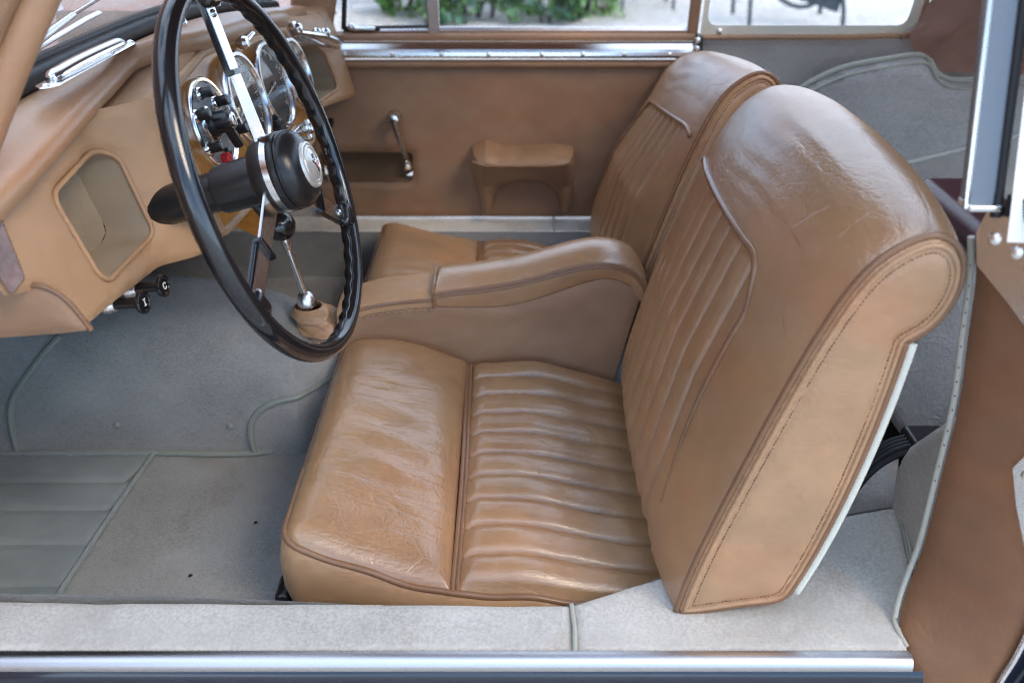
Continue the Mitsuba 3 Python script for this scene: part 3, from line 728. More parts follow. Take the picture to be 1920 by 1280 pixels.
def make_seat(root, mirror, seed, crown=1.0, tilt=0.0):
    MY = (lambda y: 1.38 - y) if mirror else (lambda y: y)

    def P3(x, y, z):
        return np.stack([x, MY(np.asarray(y)), z], -1)

    def put3(mesh, name, mat, smooth=True, parent=root, **lab):
        if mirror:
            mesh = mesh.copy()
            v = mesh.vertices.copy()
            v[:, 2] -= tilt * (0.64 - v[:, 1]) * np.interp(v[:, 2], [0.1, 0.4], [0, 1])
            v[:, 1] = 1.38 - v[:, 1]
            mesh = tm(v, mesh.faces[:, ::-1])
        return put(name, mesh, mat, smooth, parent=parent, **lab)
    # ---- cushion
    nz = CubicSpline([-0.295, -0.266, -0.175, -0.075, 0.0, 0.082, 0.18, 0.26], [0.034, 0.025, -0.005, -0.026, -0.032, -0.044, -0.056, -0.064])
    fzz = CubicSpline([-0.295, -0.221, -0.148, -0.068, 0.038, 0.171, 0.26], [0.036, 0.044, 0.030, 0.000, -0.006, -0.036, -0.055])

    def base_z(x, y):
        w = np.clip((y - 0.13) / 0.515, 0, 1)
        return nz(x) * (1 - w) + fzz(x) * w, 2 * w - 1
    plan = smooth_poly([(-0.292, 0.150), (-0.075, 0.122), (0.24, 0.128), (0.24, 0.64), (-0.075, 0.645), (-0.290, 0.655)], 0.03)
    bol = plan.intersection(shapely.box(-1, 0, -0.0765, 1))

    def zb(q, d):
        z, w = base_z(q[:, 0], q[:, 1])
        e = np.clip(d / 0.05, 0, 1)
        rnd = np.sqrt(np.maximum(1 - (1 - e) ** 2, 0))
        lump = 0.006 * (meshkit.fbm(np.c_[q * 11, q[:, :1] * 0 + seed], 3) - 0.5)
        ww = 0.0035 * np.sin(q[:, 1] * 95 + 9 * meshkit.noise(np.c_[q[:, 0] * 9, q[:, 1] * 5, q[:, 0] * 0 + seed])) * np.clip(1 - np.abs(q[:, 0] + 0.16) / 0.09, 0, 1) * np.clip((q[:, 1] - 0.2) / 0.1, 0, 1) * np.clip((0.6 - q[:, 1]) / 0.1, 0, 1)
        return np.c_[q, z + rnd * (0.020 + 0.010 * (1 - w ** 2)) + (lump + ww * 0.5) * e]
    put3(sheet(bol, 0.0042, zb), 'cushion_bolster', 'leather_cushion', label='creased front roll of the seat cushion')
    # fluted cushion panel
    k = 10
    ye = np.linspace(0.124, 0.643, k + 1)
    for i in range(k):
        a, b = ye[i], ye[i + 1]
        U_, V_ = np.meshgrid(np.linspace(-0.0695, 0.238, 90), np.linspace(0, 1, 26), indexing='ij')
        Y = a + (b - a) * V_
        bend = 0.004 * np.sin((U_ + 0.07) * 9 + Y * 9) * np.sin(np.pi * (Y - 0.124) / 0.519)
        Yb = Y + bend
        z, w = base_z(U_, Yb)
        edge = np.sqrt(np.clip((1 - np.abs(w)) / 0.10, 0, 1) * (2 - np.clip((1 - np.abs(w)) / 0.10, 0, 1)))
        hump = 0.009 * np.exp(-((U_ - 0.02) / 0.09) ** 2) + 0.0008 * np.sin(U_ * 60 + i * 2.1)
        seam = np.clip((U_ + 0.0695) / 0.03, 0, 1)
        seam = np.sqrt(seam * (2 - seam))
        pil = 0.0085 * (1 - np.abs(2 * V_ - 1) ** 3.0)
        lump = 0.0025 * (meshkit.fbm(np.stack([U_ * 16, Yb * 24, U_ * 0 + seed + 5], -1), 3) - 0.5)
        zz = z + (0.010 + hump + 0.004 * (1 - w ** 2)) * seam * np.maximum(edge, 0.3 * (1 - np.abs(w) * 0.6)) + (pil - 0.005 * np.exp(-((0.5 - np.abs(V_ - 0.5)) / 0.06) ** 2)) * seam + lump * seam
        put3(surf(np.stack([U_, Yb, zz], -1)), 'cushion_flute', 'leather_cushion')
        if i:
            put3(tube(np.c_[U_[4:, 0], Yb[4:, 0], zz[4:, 0] + 0.0006], 0.0013, 6), 'cushion_seam', 'thread')
    # piping round the top edge and across the seam
    ring = np.array(shapely.get_coordinates(plan.exterior))
    ring = resample(ring, 0.006)
    j0 = int(np.argmax((ring[:, 0] > 0.23) & (ring[:, 1] < 0.14)))
    ring = np.roll(ring[:-1], -j0, 0)
    keep = ring[:, 0] < 0.232
    order = np.argsort(np.unwrap(np.arctan2(ring[:, 1] - 0.39, -(ring[:, 0] - 0.1))))
    rr = ring[order]
    rr = rr[rr[:, 0] < 0.232]
    # walk from near rear, round the front, to far rear
    ang = np.arctan2(rr[:, 1] - 0.39, -(rr[:, 0] - 0.15))
    rr = rr[np.argsort(ang)]
    zz = base_z(rr[:, 0], rr[:, 1])[0] + 0.002 * np.sin(rr[:, 0] * 60) * (rr[:, 1] < 0.3)
    top = np.c_[rr, zz]
    put3(tube(top, 0.0045, 8), 'cushion_piping', 'leather_piping')
    cen = A(-0.02, 0.39)
    outv = rr - cen
    outv /= np.linalg.norm(outv, axis=1, keepdims=True)
    rows = []
    zt = top[:, 2]
    for s, o in ((0, -0.001), (0.06, 0.006), (0.25, 0.012), (0.5, 0.011), (0.8, 0.0), (1.0, -0.02)):
        rows.append(np.c_[rr + outv * o, zt * (1 - s) + s * (-0.125)])
    put3(surf(np.stack(rows)), 'cushion_skirt', 'leather_side', label='side skirt of the seat cushion below the piping')
    for xx in (-0.0760, -0.0700):
        yy = np.linspace(0.124, 0.643, 60)
        z, w = base_z(np.full(60, -0.073), yy)
        xw = xx + 0.003 * np.sin((yy - 0.1) * 7)
        zs = z + 0.004 + 0.004 * (1 - w ** 2)
        put3(tube(np.c_[xw, yy, zs], 0.0038, 8), 'cushion_piping', 'leather_piping')
    # ---- backrest
    yc, hw = 0.353, 0.287
    nf, per = 8, 20
    WL, WR = -0.64, 0.77
    we = np.linspace(WL, WR, nf + 1)
    wcol = np.r_[np.sin(np.linspace(-np.pi / 2, np.arcsin(WL), 34))[:-1], np.concatenate([np.linspace(we[i], we[i + 1], per, endpoint=False) for i in range(nf)]), np.sin(np.linspace(np.arcsin(WR), np.pi / 2, 24))]
    W, TT = np.meshgrid(wcol, np.arange(NT))
    t = tt[TT]
    B = np.interp(t, [0, 0.06, 0.35, 0.55, 0.70, 0.80, 0.9, 1.0], [0.022, 0.036, 0.050, 0.044, 0.034, 0.030, 0.018, 0.003])
    sec = np.maximum(1 - np.abs(W) ** 2.4, 0) ** 0.72
    b = B * sec * np.interp(t, [0.35, 0.65], [1.0, crown]) + 0.008 * crown * np.interp(t, [0.5, 0.72, 0.9], [0, 1, 0]) * (1 - W ** 2)
    Yb = yc + hw * W * (1 - 0.0 * t)
    lump = 0.002 * (meshkit.fbm(np.stack([Yb * 9, t * 7, t * 0 + seed], -1), 3) - 0.5)
    wr = 0.0013 * np.sin(t * 190 + 7 * meshkit.noise(np.stack([Yb * 7, t * 8, t * 0 + seed], -1))) * np.clip(1 - np.abs(t - 0.70) / 0.10, 0, 1) * np.clip(1 - np.abs(W + 0.15) / 0.6, 0, 1)
    # fluted panel, sunk
    t1 = tt[i_top]
    near_round = np.clip((-0.48 - W) / 0.16, 0, 1) ** 2 * 0.06
    dt = (t1 - near_round - t) * arcl[-1]
    dw = np.minimum(W - WL, WR - W) * hw
    inside = np.minimum(dt, dw)
    M = np.clip(inside / 0.012, 0, 1)
    M = M * M * (3 - 2 * M)
    fl = (W - WL) / (WR - WL) * nf
    f = fl - np.floor(fl)
    pil = 0.0110 * (1 - np.abs(2 * f - 1) ** 3.0)
    bb = b + (lump + wr) * sec ** 0.5 - M * 0.013 + M * (pil - 0.008 * np.exp(-((0.5 - np.abs(f - 0.5)) / 0.055) ** 2))
    Px = Oc[TT, 0] + nor[TT, 0] * bb
    Pz = Oc[TT, 1] + nor[TT, 1] * bb
    P = np.stack([Px, Yb, Pz], -1)
    F = grid_faces(NT, len(wcol))
    cw = W.ravel()[F].mean(1)
    ct = TT.ravel()[F].mean(1)
    ci = inside.ravel()[F].mean(1)
    lab_ = np.where(ci > 0.0, np.clip(np.floor((cw - WL) / (WR - WL) * nf), 0, nf - 1), -1).astype(int)
    full = tm(P.reshape(-1, 3), F)

    def sub(mask):
        ids = np.unique(F[mask])
        mp = np.zeros(len(full.vertices), int)
        mp[ids] = np.arange(len(ids))
        return tm(full.vertices[ids], mp[F[mask]])
    put3(sub(lab_ < 0), 'backrest_cover', 'leather_back', label='rounded leather cover of the backrest around the flutes')
    for i in range(nf):
        put3(sub(lab_ == i), 'backrest_flute', 'leather_back')
        if i:
            j = int(np.argmin(np.abs(wcol - we[i])))
            r_ = np.where(inside[:, j] > 0.002)[0]
            put3(tube(P[r_, j] + np.c_[nor[r_, 0], 0 * r_, nor[r_, 1]] * 0.0006, 0.0013, 6), 'backrest_seam', 'thread')

    def on(w, ti, lift=0.0):
        """a point of the cover surface at width w and profile index ti"""
        j = int(np.argmin(np.abs(wcol - w)))
        i = int(np.clip(ti, 0, NT - 1))
        return P[i, j] + A(nor[i, 0], 0, nor[i, 1]) * lift
    path = [on(0.93, i_top - 3, 0.001), on(0.84, i_top - 1, 0.001)]
    for w in np.linspace(0.74, -0.46, 16):
        path.append(on(w, i_top, 0.001))
    for w, di in ((-0.53, 2), (-0.58, 6), (-0.62, 12), (-0.64, 19), (-0.645, 40), (-0.65, 60), (-0.655, 78)):
        path.append(on(w, i_top - di, 0.0005))
    pp = spline(path, 120)
    put3(tube(pp, np.interp(np.linspace(0, 1, 120), [0, 0.7, 0.85, 1], [0.0046, 0.0046, 0.0036, 0.0008]), 8), 'backrest_piping', 'leather_piping', label='raised piping bordering the top of the flutes')
    # side panels
    rear = spline([(0.393, 0.371), (0.387, 0.31), (0.369, 0.194), (0.343, 0.085), (0.327, 0.036)], 30)
    bot = spline([(0.327, 0.036), (0.316, 0.024), (0.28, 0.016), (0.23, 0.006), (0.200, 0.002)], 14)
    out = np.vstack([Oc, rear[1:], bot[1:]])
    side = Polygon(out).buffer(0)
    for sgn, y0 in ((-1, yc - hw), (1, yc + hw)):
        def zf(q, d, sgn=sgn, y0=y0):
            e = np.clip(d / 0.035, 0, 1)
            h = 0.011 * np.sqrt(np.maximum(1 - (1 - e) ** 2, 0)) + 0.006 * (meshkit.fbm(np.c_[q * 16, q[:, :1] * 0 + seed], 3) - 0.5) * e - 0.0022 * np.exp(-((d - 0.0145) / 0.0022) ** 2)
            return np.c_[q[:, 0], y0 + sgn * h, q[:, 1]]
        put3(sheet(side, 0.0045, zf), 'backrest_side', 'leather_side', label='smooth pale tan side panel of the backrest')
        edge = np.c_[Oc[:, 0], np.full(NT, y0), Oc[:, 1]]
        put3(tube(edge + A(0, sgn * 0.001, 0), 0.0040, 8), 'side_welt', 'leather_piping')
        ins = np.array(side.buffer(-0.0075, 16).exterior.coords)
        ins = np.c_[ins[:, 0], np.full(len(ins), y0 + sgn * 0.0068), ins[:, 1]]
        put3(tube(resample(ins, 0.006)[:-1], 0.0030, 8, closed=True), 'side_welt', 'leather_side')
        stp = np.array(side.buffer(-0.0145, 16).exterior.coords)
        sth = np.c_[stp[:, 0], np.full(len(stp), y0 + sgn * 0.0074), stp[:, 1]]
        put3(stitches(sth, (0, sgn, 0)), 'stitching', 'thread', True, kind='stuff')
        rl = np.vstack([rear, bot])
        rl3 = np.c_[rl[:, 0], np.full(len(rl), y0 + sgn * 0.001), rl[:, 1]]
        put3(tube(resample(rl3, 0.006), 0.0048, 8), 'rear_piping', 'leather_piping')
        wb_ = np.c_[rear[:, 0] + 0.008, np.full(len(rear), y0 + sgn * -0.001), rear[:, 1] - 0.003]
        put3(tube(resample(wb_, 0.01), 0.0055, 8), 'rear_welt', 'welt_cream', label='cream welt along the rear edge of the backrest')
    # rear board
    put3(loft([(x_ + 0.006, yc - hw, z_) for x_, z_ in rear], [(x_ + 0.006, yc + hw, z_) for x_, z_ in rear]), 'rear_board', 'carpet_side')
    put3(loft([(x_, yc - hw, z_) for x_, z_ in bot], [(x_, yc + hw, z_) for x_, z_ in bot]), 'lower_edge', 'leather_side')
    return put3


ds = thing('driver_seat', 'tan leather driver seat with fluted cushion and backrest nearest the open door', 'car seat')
p3 = make_seat(ds, False, 1)
put('adjuster_lever', cat([rbox((0.022, 0.05, 0.034), 0.008, (-0.306, 0.185, -0.085)), tube([(-0.30, 0.185, -0.09), (-0.26, 0.2, -0.108)], 0.006, 8)]), 'satin_black', parent=ds, label='black seat adjuster lever under the cushion front corner')
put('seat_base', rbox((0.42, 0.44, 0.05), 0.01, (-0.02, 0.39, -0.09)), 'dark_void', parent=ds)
ps = thing('passenger_seat', 'tan leather passenger seat beyond the centre armrest beside the far door', 'car seat')
make_seat(ps, True, 4, 0.40, 0.15)

# ------------------------------------------------------------------ centre armrest
ar = thing('centre_armrest', 'tan leather centre armrest console between the two front seats', 'armrest')
low = spline([(-0.30, 0.078), (-0.25, 0.097), (-0.19, 0.108), (-0.128, 0.112), (-0.06, 0.111), (0.0, 0.116), (0.06, 0.134), (0.12, 0.157), (0.165, 0.164), (0.20, 0.150), (0.217, 0.130)], 70)
bodyp = Polygon([tuple(a_) for a_ in low] + [(0.172, -0.075), (0.165, -0.11), (-0.36, -0.11), (-0.34, 0.03)])
for y0, s in ((0.653, -1), (0.743, 1)):
    put('console_side', sheet(bodyp, 0.008, lambda q, d, y0=y0, s=s: np.c_[q[:, 0], y0 + s * 0.003 * np.sqrt(np.clip(d / 0.02, 0, 1)) + 0.004 * (meshkit.fbm(np.c_[q * 12, q[:, :1] * 0], 3) - 0.5), q[:, 1]]), 'leather_door', True, parent=ar)
for k_, (xa, xb) in enumerate(((-0.33, -0.128),)):
    lp = low[(low[:, 0] >= xa) & (low[:, 0] <= xb + 0.004)]
    rows = []
    for yy, dz in ((0.652, 0.0), (0.651, 0.012), (0.655, 0.022), (0.668, 0.028), (0.70, 0.030), (0.73, 0.028), (0.742, 0.022), (0.745, 0.012), (0.744, 0.0)):
        rows.append(np.c_[lp[:, 0], np.full(len(lp), yy), lp[:, 1] + dz])
    put('front_pad', surf(np.stack(rows)), 'leather_fascia', True, parent=ar, label='smooth lower front part of the armrest console')
    put('console_piping', tube(np.c_[lp[:, 0], np.full(len(lp), 0.651), lp[:, 1] + 0.0135], 0.003, 8), 'leather_piping', parent=ar)
    put('console_stitching', stitches(np.c_[lp[:, 0], np.full(len(lp), 0.6495), lp[:, 1] - 0.002], (0, -1, 0), 0.012, 0.005, 0.0012), 'leather_side', parent=ar, kind='stuff')
# main pad: lofted section along x
px = np.linspace(-0.130, 0.231, 90)
ztop = CubicSpline([-0.130, -0.06, 0.0, 0.066, 0.125, 0.165, 0.195, 0.215, 0.231], [0.150, 0.160, 0.170, 0.188, 0.2035, 0.204, 0.194, 0.176, 0.140])
zbot = lambda x: np.interp(x, low[:, 0], low[:, 1]) - np.where(x > 0.2, (x - 0.2) * 0.5, 0)
secs = []
for x in px:
    zt_, zb_ = float(ztop(x)), float(zbot(x)) + 0.0015
    endk = 1 - 0.35 * max(0, (-0.122 - x) / 0.008) ** 2
    zp_ = zt_ - 0.008
    sec_ = [(0.652, zb_), (0.647, zb_ + (zp_ - zb_) * 0.5), (0.6475, zp_ - 0.003), (0.650, zp_), (0.656, zp_ + 0.005), (0.672, zt_ + 0.006 * endk), (0.698, zt_ + 0.0105 * endk), (0.724, zt_ + 0.006 * endk), (0.740, zp_ + 0.005), (0.746, zp_), (0.749, zb_ + (zp_ - zb_) * 0.5), (0.744, zb_)]
    secs.append([(x, a, b) for a, b in sec_])
secs = np.array(secs)
secs = np.concatenate([secs[:1] * [1, 0, 0] + np.array([0, 0.698, 0.13]), secs, secs[-1:] * [1, 0, 0] + np.array([0, 0.698, 0.135])])
put('pad', surf(secs), 'leather_back', 50, parent=ar, label='padded sloping armrest top')
for off in (0.0, 0.007):
    put('pad_piping', tube(np.array([(x, 0.6475 - 0.0006, float(ztop(x)) - 0.0095 - off) for x in px]), 0.0026, 8), 'leather_piping', parent=ar)
put('pad_piping', tube([(-0.1315, 0.647, 0.114), (-0.1325, 0.647, 0.142), (-0.132, 0.66, 0.152), (-0.132, 0.735, 0.152)], 0.0028, 8), 'leather_piping', parent=ar)

# ------------------------------------------------------------------ gear lever
gl = thing('gear_lever', 'gear lever with black ball knob and tan leather boot on the tunnel', 'gear lever')
kb, kc = A(-0.387, 0.69, 0.245), A(-0.361, 0.69, 0.118)
put('knob', trimesh.creation.icosphere(4, 0.0255).apply_translation(kb), 'gloss_black', True, parent=gl)
put('shaft', tube(np.array([kb, kc]), [0.0052, 0.0065], 14), 'chrome', parent=gl)
put('shaft_ferrule', lathe([(0.0075, 0), (0.008, 0.006), (0.006, 0.016), (0.0055, 0.02)], kb + (kc - kb) * 0.19, kc - kb, 20), 'chrome', parent=gl)
put('collar', lathe([(0.006, 0.017), (0.010, 0.0155), (0.0155, 0.007), (0.0175, -0.002), (0.0172, -0.010), (0.015, -0.014)], kc + A(0.003, 0, -0.012), A(-0.15, 0, 1), 28), 'silver', parent=gl)
bt, bb_ = kc + A(0.005, 0, -0.022), A(-0.308, 0.692, 0.030)
rows = []
for s in np.linspace(0, 1, 40):
    c = bt * (1 - s) + bb_ * s
    r0 = 0.021 + 0.031 * s ** 0.55
    gph = np.linspace(0, 2 * np.pi, 56, endpoint=False)
    nn = meshkit.fbm(np.stack([np.cos(gph) * 1.1, np.sin(gph) * 1.1, np.full(56, s * 4.5) + 0.9 * np.sin(gph)], -1) * 2.2, 3, 4) - 0.5
    r_ = r0 * (1 + (0.42 * nn + 0.07 * np.sin(s * 17 + 2.8 * np.sin(gph + 1) + 1.2 * np.sin(2 * gph))) * min(1, s * 6) * (1 if s < 0.93 else 0.3))
    rows.append(c + np.c_[np.cos(gph) * r_ * 1.12, np.sin(gph) * r_, 0 * gph])
put('boot', surf(np.stack(rows), wrap_v=True), 'leather_side', True, parent=gl, label='wrinkled tan leather boot of the gear lever')

# ================================================================== STEERING WHEEL
sw = thing('steering_wheel', 'large black three spoke steering wheel with chrome spokes in front of the driver seat', 'steering wheel')
wc = A(-0.2964, 0.37, 0.4414)
wn, wa, wu = A(0.95586, -0.05598, 0.28844), A(0.05847, 0.99829, 0.0), A(-0.28795, 0.01686, 0.9575)
wn /= np.linalg.norm(wn)


def WP(r, ang, h):
    return wc + r * (math.cos(ang) * wa + math.sin(ang) * wu) + h * wn


R0 = 0.2295
gth = np.linspace(0, 2 * np.pi, 400, endpoint=False)
phs = np.linspace(0, 2 * np.pi, 28, endpoint=False)
rows = []
for g_ in gth:
    spoke = max(math.exp(-(((g_ - s + math.pi) % (2 * math.pi) - math.pi) / 0.10) ** 2) for s in (math.radians(84), math.radians(-36), math.radians(-156)))
    rip = (0.5 + 0.5 * math.cos(g_ * 46)) * (1 - spoke)
    e_r = math.cos(g_) * wa + math.sin(g_) * wu
    ring_ = []
    for q in phs:
        inn = max(0.0, -math.cos(q - 0.75))      # rear inner side carries the finger grips
        rr_ = 0.0125 * (1 - 0.17 * inn ** 1.5 * rip)
        ring_.append(wc + e_r * (R0 + 0.95 * rr_ * math.cos(q)) + wn * (rr_ * 1.08 * math.sin(q)))
    rows.append(ring_)
put('rim', surf(np.array(rows), wrap_v=True, wrap_u=True), 'gloss_black', True, parent=sw, label='glossy black rim with finger grips on its inner side')
for ang in (84, -36, -156):
    an = math.radians(ang)
    er = math.cos(an) * wa + math.sin(an) * wu
    et = -math.sin(an) * wa + math.cos(an) * wu
    bl = Polygon([(0.035, -0.016), (0.135, -0.0125), (0.225, -0.012), (0.225, 0.012), (0.135, 0.0125), (0.035, 0.016)])
    sp_ = put('spoke', place(extr(bl, 0.004, 0.0009), wc - wn * 0.004, er, et, wn), 'chrome', 30, parent=sw)
    sl = smooth_poly([(0.128, -0.0165), (0.225, -0.015), (0.225, 0.015), (0.128, 0.0165)], 0.003)
    put('sleeve', place(extr(sl, 0.008, 0.003), wc - wn * 0.009, er, et, wn), 'gloss_black', 30, parent=sp_)
    put('sleeve', place(extr(smooth_poly([(0.126, -0.018), (0.133, -0.018), (0.133, 0.018), (0.126, 0.018)], 0.002), 0.014, 0.003), wc - wn * 0.008, er, et, wn), 'gloss_black', 30, parent=sp_)
    put('rivet', screw(wc + er * 0.198 + wn * 0.001, wn, 0.005), 'chrome', parent=sp_)
    put('rim_joint', place(rbox((0.03, 0.036, 0.02), 0.009), wc + er * 0.219 + wn * 0.002, er, et, wn), 'gloss_black', True, parent=sp_)
put('hub', lathe([(0.02835, -0.02), (0.04252, -0.018), (0.04725, -0.012), (0.04867, -0.002), (0.04867, 0.003)], wc, wn, 64), 'satin_black', 40, parent=sw)
put('hub_ring', lathe([(0.04772, 0.003), (0.04961, 0.0035), (0.0498, 0.0115), (0.04772, 0.012)], wc, wn, 64), 'chrome', 40, parent=sw)
put('horn_cap', lathe([(0.04678, 0.012), (0.04961, 0.0125), (0.05037, 0.017), (0.04961, 0.0205), (0.04801, 0.0212), (0.04933, 0.0222), (0.04961, 0.026), (0.04725, 0.034), (0.04158, 0.041), (0.03402, 0.0455), (0.0274, 0.0468)], wc, wn, 72), 'satin_black', 40, parent=sw, label='round black horn cap at the wheel centre')
hb = put('emblem', lathe([(0.0295, 0.0465), (0.0285, 0.0500), (0.0262, 0.0508), (0.0250, 0.0495), (0.0235, 0.0512), (0.0215, 0.0518), (0.0205, 0.0505), (0.019, 0.0515), (0.012, 0.0545), (0.005, 0.0558), (0.0001, 0.056)], wc, wn, 56), 'emblem_silver', 30, parent=sw, label='silver round emblem with a small red triangle crest')
tri = Polygon([(-0.0095, 0.006), (0.0095, 0.006), (0, -0.0115)])


def dome(poly, lift, mat, th=0.0008):
    m_ = extr(poly, th)
    v = m_.vertices
    v[:, 2] += 0.0560 - 11.5 * (v[:, 0] ** 2 + v[:, 1] ** 2) + lift
    m_.vertices = v
    put('crest', place(m_, wc, wa, wu, wn), mat, False, parent=hb)


dome(Polygon(tri.exterior.coords, [tri.buffer(-0.0012).exterior.coords]), 0.0004, 'satin_black')
dome(tri.buffer(-0.0013), 0.0002, 'red_plastic')
dome(shapely.box(-0.0012, -0.006, 0.0012, 0.011), 0.001, 'silver')
dome(shapely.box(-0.007, 0.0025, 0.007, 0.0045), 0.001, 'silver')
dome(Polygon([(-0.005, 0.0075), (0.005, 0.0075), (0.0025, 0.0125), (-0.0025, 0.0125)]), 0.0004, 'satin_black')
# column
put('column_shroud', lathe([(0.0, -0.019), (0.031, -0.020), (0.0315, -0.030), (0.0305, -0.075), (0.0285, -0.0785), (0.0255, -0.079)], wc, wn, 48), 'satin_black', 40, parent=sw)
put('column', lathe([(0.0255, -0.078), (0.0250, -0.20), (0.0248, -0.32)], wc, wn, 48), 'satin_black', 40, parent=sw, label='black steering column running into the dashboard')
for an, h_ in ((-100, -0.115), (10, -0.025), (-65, -0.026)):
    q = math.radians(an)
    e_ = math.cos(q) * wa + math.sin(q) * wu
    rad = 0.0245 if h_ < -0.08 else 0.031
    ax_ = e_ if h_ < -0.08 else e_
    b_ = trimesh.creation.cylinder(0.008 if h_ < -0.08 else 0.005, 0.008, sections=6 if h_ < -0.08 else 20)
    put('column_bolt', place(b_, wc + e_ * (rad + 0.003) + wn * h_, np.cross(wn, e_), wn, e_), 'silver', False, parent=sw)
q = math.radians(-115)
# small stalk below the column
put('stalk', tube([wc + wn * -0.06 - wu * 0.03 + wa * 0.03, wc + wn * -0.05 - wu * 0.062 + wa * 0.04], [0.005, 0.009], 12), 'satin_black', parent=sw)

# ================================================================== DASHBOARD
db = thing('dashboard', 'tan leather dashboard with wooden instrument panel and open cubbies', 'dashboard')


def fx(y, z):
    """x of the fascia skin at (y, z)"""
    a = -0.48 - 0.38 * (z - 0.42)
    b = -0.42 + 0.05 * (y - 0.66) - 0.25 * (z - 0.455)
    s = np.clip((y - 0.328) / 0.075, 0, 1)
    s = s * s * (3 - 2 * s)
    return a * (1 - s) + b * s


lips = spline([(-0.490, 0.03, 0.497), (-0.490, 0.10, 0.506), (-0.490, 0.165, 0.514), (-0.499, 0.33, 0.532), (-0.506, 0.47, 0.546), (-0.498, 0.52, 0.556), (-0.462, 0.555, 0.563), (-0.436, 0.62, 0.562), (-0.426, 0.70, 0.556), (-0.418, 0.83, 0.546), (-0.412, 0.95, 0.535), (-0.414, 1.02, 0.524), (-0.432, 1.09, 0.513), (-0.438, 1.20, 0.500), (-0.430, 1.31, 0.486)], 160)
ltop = spline([(y_, z_) for y_, z_ in ((0.05, 0.484), (0.165, 0.494), (0.33, 0.513), (0.50, 0.528), (0.60, 0.548), (0.70, 0.543), (0.85, 0.533), (1.0, 0.518), (1.12, 0.498), (1.34, 0.472))], 80)
lbot = [(1.335, 0.30), (1.26, 0.312), (1.15, 0.33), (1.055, 0.345), (0.985, 0.335), (0.93, 0.310), (0.85, 0.303), (0.70, 0.308), (0.56, 0.318), (0.50, 0.322), (0.45, 0.322), (0.373, 0.326), (0.204, 0.344), (0.142, 0.349)]
curve_near = [(0.130, 0.356), (0.1265, 0.372), (0.122, 0.388), (0.112, 0.401), (0.095, 0.412), (0.06, 0.424)]
cub = smooth_poly([(0.206, 0.370), (0.215, 0.470), (0.357, 0.482), (0.350, 0.364), (0.215, 0.366)], 0.019)
fcub = smooth_poly([(1.03, 0.472), (1.03, 0.362), (1.075, 0.357), (1.222, 0.345), (1.205, 0.420), (1.165, 0.448)], 0.02)
fpoly = Polygon([(a_[0], a_[1] + 0.010) for a_ in ltop] + lbot + curve_near).buffer(0)
fpoly = Polygon(fpoly.exterior.coords, [cub.exterior.coords, fcub.exterior.coords])


def fas(q, d):
    e = np.clip(d / 0.012, 0, 1)
    return np.c_[fx(q[:, 0], q[:, 1]) - 0.008 * (1 - np.sqrt(np.maximum(1 - (1 - e) ** 2, 0))), q]


put('fascia', sheet(fpoly, 0.007, fas), 'leather_fascia', True, parent=db, label='pale tan leather face of the dashboard')
# lower return of the fascia
lb = spline(lbot[::-1], 90)
put('fascia_underside', surf(np.stack([np.c_[fx(lb[:, 0], lb[:, 1]) - 0.008 - dx, lb[:, 0], lb[:, 1] + dz] for dx, dz in ((0, 0), (0.01, -0.004), (0.03, 0.0), (0.10, 0.02))])), 'leather_fascia', True, parent=db)
for nm, c_, dep, mat_ in (('driver_cubby', cub, 0.055, 'suede'), ('passenger_cubby', fcub, 0.055, 'suede')):
    ring = resample(np.array(c_.exterior.coords), 0.006)
    r3 = np.c_[fx(ring[:, 0], ring[:, 1]) - 0.005, ring]
    cy_, cz_ = c_.centroid.x, c_.centroid.y
    inn = r3 - A(dep, 0, 0)
    inn[:, 1] = cy_ + (inn[:, 1] - cy_) * 0.97
    inn[:, 0] = fx(inn[:, 1], inn[:, 2]) - 0.005 - dep
    cb_ = put('cubby', cat([surf(np.stack([r3, inn])), sheet(Polygon(np.c_[inn[:, 1], inn[:, 2]]), 0.015, lambda q, d: np.c_[fx(q[:, 0], q[:, 1]) - 0.005 - dep, q])]), mat_, 30, parent=db, label='open suede lined cubby on the driver side' if cy_ < 0.6 else 'open suede lined cubby on the passenger side')
    put('rim', tube((r3 + A(0.0015, 0, 0))[:-1], 0.0032, 10, closed=True), 'leather_fascia', parent=cb_)
# top pad
rolls = []
seam = np.array([(fx(y_, z_), y_, z_) for y_, z_ in np.c_[lips[:, 1], np.interp(lips[:, 1], ltop[:, 0], ltop[:, 1])]])
wbi = np.stack([np.interp(lips[:, 1], wb[:, 1], wb[:, k_]) for k_ in range(3)], 1)
wbi[:, 1] = lips[:, 1]
for t_ in np.linspace(0, 1, 12):
    a_ = math.radians(-100 + 190 * t_)
    rr_ = 0.0165
    rolls.append(lips + A(-0.012, 0, -0.004) + np.c_[np.full(160, rr_ * math.cos(a_) * 1.05), np.zeros(160), np.full(160, rr_ * math.sin(a_) * 0.95)])
rolls = [seam + A(-0.012, 0, 0.004)] + rolls
topend = wbi + A(0.012, 0, -0.012)
for s_ in np.linspace(0.15, 1, 8):
    rolls.append(rolls[12] * (1 - s_) + topend * s_ + A(0, 0, 0.004 * math.sin(math.pi * s_)))
put('top_pad', surf(np.stack(rolls)), 'leather_pad', True, parent=db, label='padded brown leather top roll of the dashboard')
